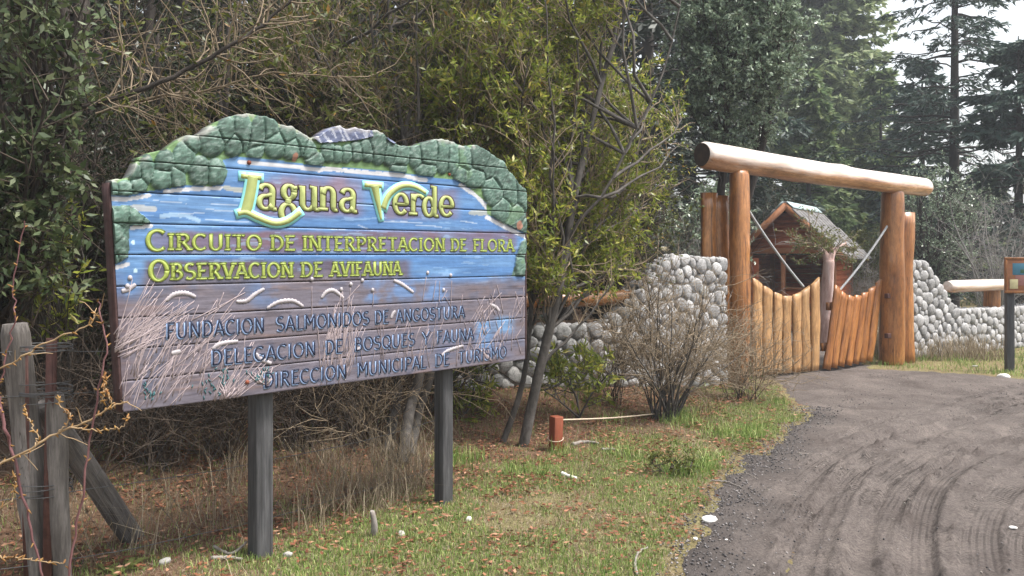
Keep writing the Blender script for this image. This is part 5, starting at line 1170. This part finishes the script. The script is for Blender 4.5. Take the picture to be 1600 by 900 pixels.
for k, (px, d, rx, zc, rz, lf, nl, lm, lab) in enumerate(THK):
    x = (px-800)/F*d; z0 = gz(x, d); base = (x, d, z0); g = np.random.default_rng(300+k); stems = []
    for q in range(4):
        a = g.uniform(0, 6.28); rr = rx*g.uniform(.15, .5); bx = x+g.normal(0, .12); by = d+g.normal(0, .12)
        stems.append([(bx, by, gz(bx, by)-.05), (bx+.4*rr*math.cos(a), by+.4*rr*math.sin(a), z0+zc*.5), (bx+rr*math.cos(a), by+rr*math.sin(a), z0+zc+rz*.3), (bx+1.1*rr*math.cos(a), by+1.1*rr*math.sin(a), z0+zc+rz*.8)])
    big_ = k >= 6
    broadleaf('evergreen_tree' if big_ else 'evergreen_bush', lab, 'tree' if big_ else 'bush', base, stems, (x, d, z0+zc), (rx, rx*.8, rz), 80, 700, nl, (.25, .6) if not big_ else (.4, .9), lf, lm, 'bark_dark', seed=400+k, r0=.04 if not big_ else .09, n3=1500, L3=(.12, .3), asp=.42, keep=clear_sign(.55) if not big_ else None, group='evergreens closing the view behind the sign')
# --- conifers
def conifer(name, label, base, H, rbase, z_first, nb, lm, seed, droop=.35, sp=.16, spl=.30, asp=.30, bare=0.0, nsub=9, nleaf=9, group=None, tr=.16, top_pow=.9, bark='bark_dark', lsv=.35):
    g = np.random.default_rng(seed); root = thing(name, label, 'tree', base, group); x, y, z = base
    tp = np.array([(x+.04*math.sin(q*3), y+.04*math.cos(q*2), z+q*H) for q in np.linspace(-.02, 1, 16)]); V, Fq = tubes(tp[None], np.linspace(tr, .012, 16)[None], 9); wpart('trunk', mesh_np('trunk', V, Fq, MAT[bark], True), root)
    f = g.random(nb)**.9; zz = z_first+(H-z_first)*f; L = rbase*(1-f)**top_pow*g.uniform(.6, 1.08, nb)+.12; az = g.uniform(0, 6.28, nb); K = 7; t = np.linspace(0, 1, K)
    D = np.stack([np.cos(az), np.sin(az)], 1)
    Q = np.zeros((nb, K, 3)); Q[:, :, :2] = np.array([x, y])+D[:, None]*(L[:, None]*t)[..., None]
    dr = droop*g.uniform(.6, 1.3, nb); Q[:, :, 2] = z+zz[:, None]+L[:, None]*(.18*t-dr[:, None]*t**1.7+.12*t**4)
    Q[:, 1:, :] += g.normal(0, .02, (nb, K-1, 3))*L[:, None, None]
    mb = MB(); mb.add(*tubes(Q, np.linspace(1, .25, K)[None]*(.006+.010*L)[:, None], 4))
    # side sprays in the plane of each branch, hanging a little
    n2 = nb*nsub; p, T, i, t_ = sample_on(g, Q, n2, .18, 1.0); hp = nrm(np.cross(T, [0, 0, 1.]))*np.where(g.random(n2) < .5, 1, -1)[:, None]
    L2 = (.32*L[i]*(1.1-t_)+.12)*g.uniform(.6, 1.2, n2); d2 = nrm(T*.65+hp*.8+np.array([0, 0, -.18])+g.normal(0, .12, (n2, 3))); t4 = np.linspace(0, 1, 4)
    Q2 = p[:, None]+d2[:, None]*(L2[:, None]*t4)[..., None]; Q2[:, :, 2] -= (.22*L2[:, None]*t4**2)
    mb.add(*tubes(Q2, np.broadcast_to(np.linspace(.006, .003, 4), Q2.shape[:2]), 3)); wpart('branches', mb.mesh('branches', MAT[bark]), root)
    n3 = n2*nleaf; p, T, i, t_ = sample_on(g, Q2, n3, .05, 1.0); s2 = nrm(np.cross(T, [0, 0, 1.]))*np.where(g.random(n3) < .5, 1, -1)[:, None]
    dd = nrm(T*.8+s2*.6+g.normal(0, .25, (n3, 3))+np.array([0, 0, -.12])); V, Fq = leaves_at(g, p, dd, sp, asp, mixd=.12, sv=lsv)
    wpart('crown', mesh_np('crown', V, Fq, MAT[lm]), root); return root
def gb(px, d): x = (px-800)/F*d; return (x, d, gz(x, d)-.1)
conifer('open_conifer', 'tall open conifer with a dark straight trunk against the white sky', gb(1490, 21), 14.5, 3.3, 3.4, 150, 'needle_dark', 501, droop=.30, sp=.17, nsub=13, nleaf=8, tr=.17, asp=.26)
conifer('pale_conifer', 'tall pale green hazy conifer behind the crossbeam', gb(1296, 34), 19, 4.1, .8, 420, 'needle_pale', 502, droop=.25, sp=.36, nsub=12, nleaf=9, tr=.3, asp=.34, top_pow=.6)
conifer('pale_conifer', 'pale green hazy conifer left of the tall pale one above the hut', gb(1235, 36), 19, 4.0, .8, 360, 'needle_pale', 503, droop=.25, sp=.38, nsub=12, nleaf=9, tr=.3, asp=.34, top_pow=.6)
conifer('dark_conifer', 'dark blue green conifer with low boughs behind the notice board', gb(1590, 19), 6.9, 3.2, .5, 120, 'needle_dark', 504, droop=.38, sp=.24, nsub=12, nleaf=9, tr=.16, top_pow=.75)
conifer('dark_conifer', 'dark conifer directly behind the right gate post', gb(1440, 27), 8.2, 2.6, .4, 110, 'needle_dark', 505, droop=.3, sp=.28, nsub=11, nleaf=9, tr=.16, top_pow=.7)
conifer('green_conifer', 'soft green conifer between the hut and the right gate post', gb(1375, 30), 8.6, 2.3, .3, 120, 'needle_mid', 506, droop=.28, sp=.32, nsub=11, nleaf=9, tr=.16, top_pow=.7)
conifer('green_conifer', 'yellow green low conifer above the hut roof ridge', gb(1262, 27), 8.0, 2.2, .3, 120, 'needle_mid', 507, droop=.28, sp=.3, nsub=11, nleaf=9, tr=.14, top_pow=.7)
conifer('dark_conifer', 'dark tall conifer behind the left gate post', gb(1130, 24), 17, 3.0, .4, 240, 'needle_dark', 508, droop=.32, sp=.27, nsub=11, nleaf=9, tr=.25, top_pow=.55)
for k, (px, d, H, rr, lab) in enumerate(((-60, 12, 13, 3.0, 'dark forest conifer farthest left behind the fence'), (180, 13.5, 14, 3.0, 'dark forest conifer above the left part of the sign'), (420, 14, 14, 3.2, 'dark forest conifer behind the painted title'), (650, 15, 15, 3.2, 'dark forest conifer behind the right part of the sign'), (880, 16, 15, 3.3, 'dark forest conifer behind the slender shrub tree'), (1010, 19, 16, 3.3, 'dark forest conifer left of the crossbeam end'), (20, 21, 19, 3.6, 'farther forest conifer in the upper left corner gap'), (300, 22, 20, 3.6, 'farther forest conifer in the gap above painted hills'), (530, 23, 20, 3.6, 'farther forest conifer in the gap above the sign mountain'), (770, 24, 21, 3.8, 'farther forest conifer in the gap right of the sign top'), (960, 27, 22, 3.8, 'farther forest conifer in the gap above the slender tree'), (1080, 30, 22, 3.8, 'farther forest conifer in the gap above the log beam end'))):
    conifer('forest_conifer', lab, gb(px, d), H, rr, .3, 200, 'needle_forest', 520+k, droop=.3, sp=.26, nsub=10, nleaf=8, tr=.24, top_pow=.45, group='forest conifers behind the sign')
for k, (px, d, H, rr, lab) in enumerate(((1720, 30, 9, 3.3, 'distant conifer at far right beyond the wall'), (1830, 25, 11, 3.0, 'conifer outside the right edge beyond the notice board'), (1530, 44, 5.6, 3.2, 'far hazy conifer behind the open conifer'), (1420, 50, 6.5, 3.2, 'far hazy conifer between pale and open conifers'))):
    conifer('far_conifer', lab, gb(px, d), H, rr, .3, 150, 'needle_mid', 540+k, droop=.28, sp=.32, nsub=10, nleaf=8, tr=.2, top_pow=.6)
# --- grey green small leaved tree overhanging the crossbeam
b7 = gb(1125, 12.2); x7 = b7[0]
broadleaf('grey_green_tree', 'tree with tiny grey green leaves overhanging left end of the crossbeam', 'tree', b7, [[b7, (x7-.1, 12.2, 1.5), (x7+.05, 12.1, 3.2), (x7+.1, 12.1, 5.6)], [(x7, 12.2, 1.2), (x7+.4, 12.0, 2.6), (x7+.8, 11.9, 4.2)]], W(1150, 40, 11.8), (.92, .9, 1.85), 110, 1500, 42000, (.2, .45), .060, 'leaf_grey', 'bark_dark', seed=61, r0=.10, n3=3600, L3=(.1, .25), asp=.48, droop=.15, up=0., hfrac=(.75, 1.0), keep=lambda p: p[..., 2] > 2.85)
b7 = gb(1462, 17.5)
broadleaf('grey_green_tree', 'grey green leaved tree just right of the right gate post', 'tree', b7, [[b7, (b7[0], 17.5, 1.5), (b7[0]+.2, 17.5, 3.0)], [b7, (b7[0]-.3, 17.4, 1.5), (b7[0]-.4, 17.4, 2.8)]], (b7[0], 17.5, 2.35), (.95, .8, 1.4), 60, 700, 12000, (.2, .5), .05, 'leaf_grey', 'bark_dark', seed=62, r0=.07, n3=1400, asp=.5)
# --- green bushes behind the gate
for k, (px, d, rx, zc, rz, lm, lab) in enumerate(((1345, 20, .9, 1.2, 1.15, 'spring', 'fresh green bush right of the hut roof'), (1400, 23, 1.1, 1.2, 1.3, 'needle_mid', 'green bush behind the right rope of the gate'), (1205, 21, 1.0, 2.3, 1.1, 'leaf_dark', 'dark bush behind the hut ridge'), (1105, 14.5, .8, 1.9, .9, 'leaf_grey', 'dusky bush left behind the left side slabs'), (1560, 22, 1.5, 1.2, 1.2, 'needle_mid', 'green undergrowth bush behind the right low wall'))):
    x = (px-800)/F*d; z0 = gz(x, d)
    sp_ = lm == 'spring' and d < 18
    broadleaf('green_bush', lab, 'bush', (x, d, z0), [[(x, d, z0-.05), (x+.1, d, z0+zc*.6), (x+.15, d, z0+zc+rz*.4)], [(x+.1, d, z0-.05), (x-.2, d, z0+zc*.6), (x-.35, d+.1, z0+zc+rz*.3)]], (x, d, z0+zc), (rx, rx*.7, rz), 40 if not sp_ else 16, 420 if not sp_ else 90, 7000 if not sp_ else 420, (.2, .45), .075 if not sp_ else .05, lm, 'bark', seed=640+k, r0=.03 if not sp_ else .015, n3=800 if not sp_ else 160, asp=.42, tmat='twig_pale', limb_r=.012)
# flaking trunk with sparse spring leaves beside the hut
p0 = gb(1289, 14.2); ft = thing('flaking_tree', 'tree with pinkish flaking trunk and sparse yellowish leaves between gate leaves and hut', 'tree', p0)
me = log_mesh('trunk', 1.62, .135, .098, 'bark_pink', seed=81, S=20, K=30, knots=5, lump=.14, bend=.02); link('trunk', me, ft, rot=(0, .04, 0))
gf = np.random.default_rng(83); fk = np.array(p0)+np.array([.065, 0, 1.50])
LB = np.array([spline([fk, fk+np.array(a_), fk+np.array(b_), fk+np.array(c_)], 8) for a_, b_, c_ in (((-.06, 0, .22), (-.20, .05, .35), (-.36, .05, .50)), ((.06, .02, .20), (.16, .05, .32), (.36, .1, .42)))])
mb = MB(); mb.add(*tubes(LB, np.broadcast_to(np.linspace(.088, .010, 8), LB.shape[:2]), 8)); wpart('limbs', mb.mesh('limbs', MAT['bark_pink'], True), ft)
Qa = sprout(gf, LB, 34, .25, .6, .65, .05, 6, .2, .3); Qb = sprout(gf, Qa, 200, .12, .30, .6, .05, 5, .2, .2)
mb = MB(); mb.add(*tubes(Qa, np.broadcast_to(np.linspace(.012, .004, 6), Qa.shape[:2]), 5)); mb.add(*tubes(Qb, np.broadcast_to(np.linspace(.004, .002, 5), Qb.shape[:2]), 4)); wpart('twigs', mb.mesh('twigs', MAT['twig_pale']), ft)
V, Fq = leaves_on(gf, Qb, 2000, .05, .4); wpart('crown', mesh_np('crown', V, Fq, MAT['spring']), ft)

# --- leafless bushes
def bare_bush(name, label, base, n0, H, spread, n1, n2, seed, mats=('bark', 'twig_pale'), r0=.012, L1=(.25, .7), L2=(.12, .35), bias=(0, 0), lmin=.5, n3=0):
    g = np.random.default_rng(seed); root = thing(name, label, 'bush', base); K = 9; P = np.zeros((n0, K, 3)); b = np.array(base)
    P[:, 0] = b+np.stack([g.normal(0, .07, n0), g.normal(0, .07, n0), np.full(n0, -.03)], 1); az = g.uniform(0, 6.28, n0); d = nrm(np.stack([np.cos(az)*spread*g.random(n0)+bias[0], np.sin(az)*spread*g.random(n0)+bias[1], np.full(n0, 1.)], 1)); L = H*g.uniform(lmin, 1.1, n0)[:, None]
    for k in range(1, K): d = nrm(d+g.normal(0, .10, d.shape)+np.array([0, 0, .02])); P[:, k] = P[:, k-1]+d*L/(K-1)
    mb = MB(); mb.add(*tubes(P, r0*g.uniform(.5, 1.1, n0)[:, None]*np.linspace(1, .25, K)[None], 6)); wpart('stems', mb.mesh('stems', MAT[mats[0]], True), root)
    Q1 = sprout(g, P, n1, L1[0], L1[1], .5, .03, 7, .22, .2); Q2 = sprout(g, Q1, n2, L2[0], L2[1], .6, .02, 5, .22, .1); mb = MB()
    mb.add(*tubes(Q1, np.broadcast_to(np.linspace(.0042, .0018, 7), Q1.shape[:2]), 4)); mb.add(*tubes(Q2, np.broadcast_to(np.linspace(.0024, .0010, 5), Q2.shape[:2]), 3))
    if n3:
        Q3 = sprout(g, Q2, n3, .06, .16, .6, 0, 3, .2, .2); mb.add(*tubes(Q3, np.broadcast_to(np.linspace(.0014, .0008, 3), Q3.shape[:2]), 3))
    wpart('twigs', mb.mesh('twigs', MAT[mats[1]]), root); return root
bb0 = G3(1040, 655)
bare_bush('bare_bush', 'leafless twiggy bush before the tall part of the left stone wall', bb0, 34, 1.50, .95, 300, 1250, 701, r0=.012, bias=(.10, .05), n3=900)
bb1 = G3(1160, 625); bare_bush('bare_bush', 'low reddish leafless bush at the foot of the left gate post', bb1, 22, .80, 1.0, 140, 600, 702, mats=('twig', 'twig_pale'), r0=.007, n3=400)
bb2 = G3(960, 630); bare_bush('bare_bush', 'thin leafless bush in front of the low left stone wall', bb2, 14, 1.20, .7, 100, 420, 703, mats=('twig', 'twig_pale'), r0=.008, n3=250)
p = gb(1560, 15.5); bare_bush('bare_shrub', 'grey leafless shrub rising behind the right low wall', p, 26, 2.9, .55, 220, 700, 704, mats=('twig_grey', 'twig_grey'), r0=.022, L1=(.5, 1.2), L2=(.2, .6), lmin=.55)
p = gb(1050, 11.5); bare_bush('bare_shrub', 'grey leafless tangle behind the left side slabs of the gateway', p, 26, 2.4, .8, 260, 1200, 705, mats=('twig', 'twig_grey'), r0=.014, L1=(.4, .9), L2=(.2, .4))
p = gb(1345, 17.5); bare_bush('bare_shrub', 'pale leafless brush behind the right rope of the gate', p, 30, 1.7, .5, 200, 700, 706, mats=('twig_pale', 'twig_grey'), r0=.012, L1=(.3, .8))
for k, (px, py, H, lab) in enumerate(((250, 740, 1.15, 'dense leafless thicket under left part of the sign'), (345, 730, 1.1, 'dense leafless thicket left of the near sign post'), (470, 715, 1.1, 'dense leafless thicket right of the near sign post'), (560, 700, 1.1, 'leafless thicket before the three tree stems'), (120, 760, 1.1, 'leafless thicket behind the slanting fence brace'), (660, 660, 1.0, 'leafless thicket left of the far sign post'))):
    bx = G3(px, py); bare_bush('leafless_thicket', lab, bx, 30, H, 1.1, 170, 620, 720+k, mats=('twig', 'twig_pale' if k == 3 else 'twig'), r0=.008, L1=(.3, .8), L2=(.15, .4), n3=300)
# --- thorny rose canes in front of the fence
rose = thing('rose_bramble', 'thorny leafless rose canes in front of the fence post at lower left', 'bramble', (-2.25, 3.1, gz(-2.25, 3.1)))
gr_ = np.random.default_rng(88)
CAN = [([(-30, 740), (0, 727), (50, 700), (93, 676), (140, 655), (178, 634), (200, 627)], .0060, 'cane_tan'), ([(-20, 590), (0, 580), (35, 556), (70, 536), (110, 520), (140, 508), (149, 490)], .0045, 'cane_tan'),
       ([(104, 915), (118, 840), (131, 760), (142, 680), (156, 600), (166, 545), (160, 500), (152, 470)], .0050, 'cane_red'), ([(-12, 600), (0, 634), (14, 690), (28, 741), (46, 820), (66, 900)], .0078, 'cane_red'),
       ([(-10, 640), (8, 560), (22, 500), (20, 440), (38, 345)], .0040, 'cane_red'), ([(158, 630), (165, 600), (162, 585)], .0030, 'cane_tan'), ([(90, 678), (110, 650), (96, 636), (92, 622)], .0030, 'cane_tan'), ([(178, 634), (168, 615), (163, 600)], .003, 'cane_tan'), ([(110, 668), (150, 672), (190, 668), (200, 650)], .0032, 'cane_tan'), ([(55, 698), (58, 680), (40, 645), (38, 632)], .003, 'cane_tan'),
       ([(-10, 800), (20, 780), (24, 740)], .0035, 'cane_tan'), ([(0, 870), (50, 875), (100, 880)], .003, 'cane_tan')]
for k, (pp, r, m_) in enumerate(CAN):
    pts = [W(a, b, 3.25+.05*math.sin(k*2.1)+.03*i_/len(pp)) for i_, (a, b) in enumerate(pp)]; n = 28; C = spline(pts, n); C[1:-1] += gr_.normal(0, .0035, (n-2, 3)); V, Fq = tubes(C[None], np.linspace(r, r*.55, n)[None], 7); c = wpart('cane', mesh_np('cane', V, Fq, MAT[m_], True), rose)
    p_, T_, _, _ = sample_on(gr_, C[None], 16, .05, 1.); d_ = nrm(T_*.4+rand_perp(gr_, T_)*.8); Q = np.stack([p_, p_+d_*.012, p_+d_*.024*gr_.uniform(.5, 1.2, (16, 1))], 1); V, Fq = tubes(Q, np.broadcast_to([.0042, .0034, .0006], Q.shape[:2]), 5)
    kind(wpart('thorns', mesh_np('thorns', V, Fq, MAT['bud']), c), 'stuff')
    if m_ == 'cane_tan' and k < 2:
        Q = sprout(gr_, C[None], 6, .05, .14, .7, .05, 5, .2, .2); V, Fq = tubes(Q, np.broadcast_to(np.linspace(.0024, .0012, 5), Q.shape[:2]), 5); kind(wpart('shoots', mesh_np('shoots', V, Fq, MAT['cane_tan']), c), 'stuff')

# ---------------------------------------------------------------- grass, litter, gravel (uncountable)
g = np.random.default_rng(1000)
def blades(n_try, region, hfun, wd, mat, name, label, cat, dens, lean=.5, seed=1):
    g = np.random.default_rng(seed); x = g.uniform(region[0], region[1], n_try); y = g.uniform(region[2], region[3], n_try); k = dens(x, y) > g.random(n_try); x, y = x[k], y[k]; n = len(x)
    z = hgt(x, y); az = g.uniform(0, 6.28, n); H = hfun(x, y)*g.uniform(.5, 1.3, n); ln_ = np.abs(g.normal(0, lean, n)); dx, dy = np.cos(az), np.sin(az); fz = g.uniform(0, 6.28, n); wx, wy = np.cos(fz)*wd/2, np.sin(fz)*wd/2
    p0 = np.stack([x, y, z-.005], 1); p1 = np.stack([x+dx*H*ln_*.35, y+dy*H*ln_*.35, z+H*.6], 1); p2 = np.stack([x+dx*H*ln_, y+dy*H*ln_, z+H*np.clip(1-.3*ln_, .35, 1)], 1); w_ = np.stack([wx, wy, 0*wx], 1)
    V = np.stack([p0-w_, p0+w_, p1+w_*.8, p1-w_*.8, p2], 1).reshape(-1, 3); i = np.arange(n)[:, None]*5
    o = link(name, mesh_np(name, V, [i+np.array([[0, 1, 2, 3]]), i+np.array([[3, 2, 4]])], MAT[mat])); kind(o, 'stuff'); return tag(o, label, cat)
def infr(x, y, m=60): px = 800+F*x/y; return (px > -m) & (px < 1600+m)
blades(560000, (-3.2, 4.5, 3.6, 12.0), lambda x, y: .018+.030*fbm(x*2, y*2, 6), .0038, 'grass', 'short_grass', 'short patchy green grass between the sign and the road', 'grass',
       lambda x, y: infr(x, y)*(road_s(x, y) < -.02)*np.clip(green_amt(x, y)*1.6*sm(.22, .50, fbm(x*2.3, y*2.3, 41))+.06, 0, 1)*np.clip(5.0/y, .2, 1)**.5, seed=5)
blades(330000, (-3.2, 4.5, 3.6, 11.0), lambda x, y: .026+0*x, .0032, 'dry_grass', 'thatch', 'matted straw thatch between the green grass blades', 'grass',
       lambda x, y: infr(x, y)*(road_s(x, y) < .04)*np.clip(.15+.6*green_amt(x, y), 0, 1)*np.clip(5.0/y, .2, 1)**.5*.8, lean=1.9, seed=15)
blades(60000, (5.0, 11.5, 8.5, 16.0), lambda x, y: .05+.05*fbm(x*2, y*2, 6), .007, 'grass', 'wall_grass', 'grass strip at the foot of the right stone wall', 'grass', lambda x, y: infr(x, y)*(road_s(x, y) < -.05)*np.clip(.2+.9*sm(.38, .6, fbm(x*1.8, y*1.8, 42)), 0, 1), seed=6)
def tuft_d(x, y):
    q = behind(x, y); c = sm(.50, .64, fbm(x*2.1, y*2.1, 77)); return infr(x, y)*(road_s(x, y) < -.2)*np.clip(c*(1-sm(.6, 1.6, np.abs(q-.7))), 0, 1)
blades(8000, (-3.2, 3.6, 3.8, 11.0), lambda x, y: .06+.14*fbm(x*1.5, y*1.5, 8), .0045, 'dry_grass', 'dry_grass', 'dry straw coloured grass along the fence and wall', 'grass', tuft_d, lean=.8, seed=7)
blades(6000, (-3.0, -.6, 4.0, 6.2), lambda x, y: .20+.24*fbm(x*1.5, y*1.5, 18), .0042, 'dry_grass', 'tall_dry_grass', 'tall dry grass leaning at the fence under the left half of the sign', 'grass', lambda x, y: infr(x, y)*(behind(x, y) > .18)*(behind(x, y) < 1.3)*sm(.40, .62, fbm(x*2.6, y*2.6, 90)), lean=.75, seed=8)
blades(50000, (-.6, 4.2, 5.6, 10.0), lambda x, y: .07+.10*fbm(x*2, y*2, 28), .005, 'grass', 'grass_tufts', 'greener grass tufts round the red peg and bare bush', 'grass', lambda x, y: infr(x, y)*(road_s(x, y) < -.05)*sm(.56, .66, fbm(x*2.4, y*2.4, 93))*(1-sm(1.0, 1.8, behind(x, y))), lean=.6, seed=9)
blades(14000, (3.0, 7.5, 12.0, 17.0), lambda x, y: .25+.3*fbm(x, y, 18), .008, 'dry_grass', 'far_dry_grass', 'dry brush grass beyond the gate round the hut', 'grass', lambda x, y: (road_s(x, y) < -.1)*.9, lean=.6, seed=10)
# fallen leaves
n = 70000; x = g.uniform(-3.2, 4, n); y = g.uniform(3.7, 10.5, n); q = behind(x, y)
dn = infr(x, y)*(road_s(x, y) < .05)*np.clip(.16+.9*sm(.46, .58, fbm(x*3.4, y*3.4, 55))*(.45+.55*sm(-1.6, .2, q)), 0, 1)*.85
k = dn > g.random(n); x, y = x[k], y[k]; n = len(x); p = np.stack([x, y, hgt(x, y)+g.uniform(.006, .030, n)], 1); T = nrm(np.stack([g.normal(0, 1, n), g.normal(0, 1, n), g.normal(0, .28, n)], 1))
V, Fq = leaves_at(g, p, T, .036, .55, mixd=.05, flat=0.); sd2 = V.reshape(-1, 4, 3); c = sd2.mean(1, keepdims=True); sd2 = c+(sd2-c)*np.array([1, 1, .45]); sd2[:, :, 2] += .004
lit = link('leaf_litter', mesh_np('leaf_litter', sd2.reshape(-1, 3), Fq, MAT['litter'])); kind(lit, 'stuff'); tag(lit, 'red brown fallen leaves scattered over the grass and under the sign', 'leaves')
# dark gravel at the road edge and pale grit on the road
def gravel(n_try, dens, size, name, label, mat, seed, reg):
    g = np.random.default_rng(seed); x = g.uniform(reg[0], reg[1], n_try); y = g.uniform(reg[2], reg[3], n_try); k = dens(x, y) > g.random(n_try); x, y = x[k], y[k]; n = len(x); r = size*g.uniform(.4, 1.5, n)[:, None, None]
    o = np.array([(1, 0, 0), (-1, 0, 0), (0, 1, 0), (0, -1, 0), (0, 0, .7), (0, 0, -.7)], float)[None]*g.uniform(.6, 1.2, (n, 6, 1)); a = g.uniform(0, 6.28, n); c, s = np.cos(a)[:, None], np.sin(a)[:, None]
    ox = o[:, :, 0]*c-o[:, :, 1]*s; oy = o[:, :, 0]*s+o[:, :, 1]*c; o = np.stack([ox, oy, o[:, :, 2]+0*ox], -1)
    V = np.stack([x, y, hgt(x, y)+.014], 1)[:, None]+o*r; Fq = np.array([(0, 2, 4), (2, 1, 4), (1, 3, 4), (3, 0, 4), (2, 0, 5), (1, 2, 5), (3, 1, 5), (0, 3, 5)]); Fq = (np.arange(n)[:, None, None]*6+Fq[None]).reshape(-1, 3)
    o = link(name, mesh_np(name, V.reshape(-1, 3), Fq, MAT[mat])); kind(o, 'stuff'); return tag(o, label, 'gravel')
gravel(70000, lambda x, y: infr(x, y)*sm(-.06, .05, road_s(x, y))*(1-sm(.1, .5, road_s(x, y)+.3*(fbm(x*3, y*3, 8)-.5)))*(y < 8.4)*.35, .0072, 'edge_gravel', 'dark coarse gravel along the left edge of the road', 'gravel', 31, (.3, 3.6, 3.7, 8.6))
gravel(26000, lambda x, y: infr(x, y)*(road_s(x, y) > .3)*.16*sm(.4, .65, fbm(x*2, y*2, 3)), .0065, 'road_grit', 'loose grit scattered over the dirt road', 'gravel', 32, (.8, 7, 3.7, 11))
gravel(9000, lambda x, y: infr(x, y)*(road_s(x, y) > .2)*.05, .0085, 'pale_grit', 'pale chips scattered over the dirt road', 'stick', 33, (.8, 7, 3.7, 10))

# ---------------------------------------------------------------- haze
hm = bpy.data.materials.new('haze air'); hm.use_nodes = True; t = hm.node_tree; t.nodes.clear()
pv = t.nodes.new('ShaderNodeVolumePrincipled'); ou = t.nodes.new('ShaderNodeOutputMaterial'); pv.inputs['Color'].default_value = (.86, .92, 1, 1); pv.inputs['Density'].default_value = .0020; pv.inputs['Anisotropy'].default_value = .2
t.links.new(pv.outputs[0], ou.inputs['Volume'])
hz_o = link('haze', MB().box((0, 100, 14), (330, 330, 34)).mesh('haze', hm)); kind(hz_o, 'stuff'); tag(hz_o, 'pale air haze over the whole place', 'haze')
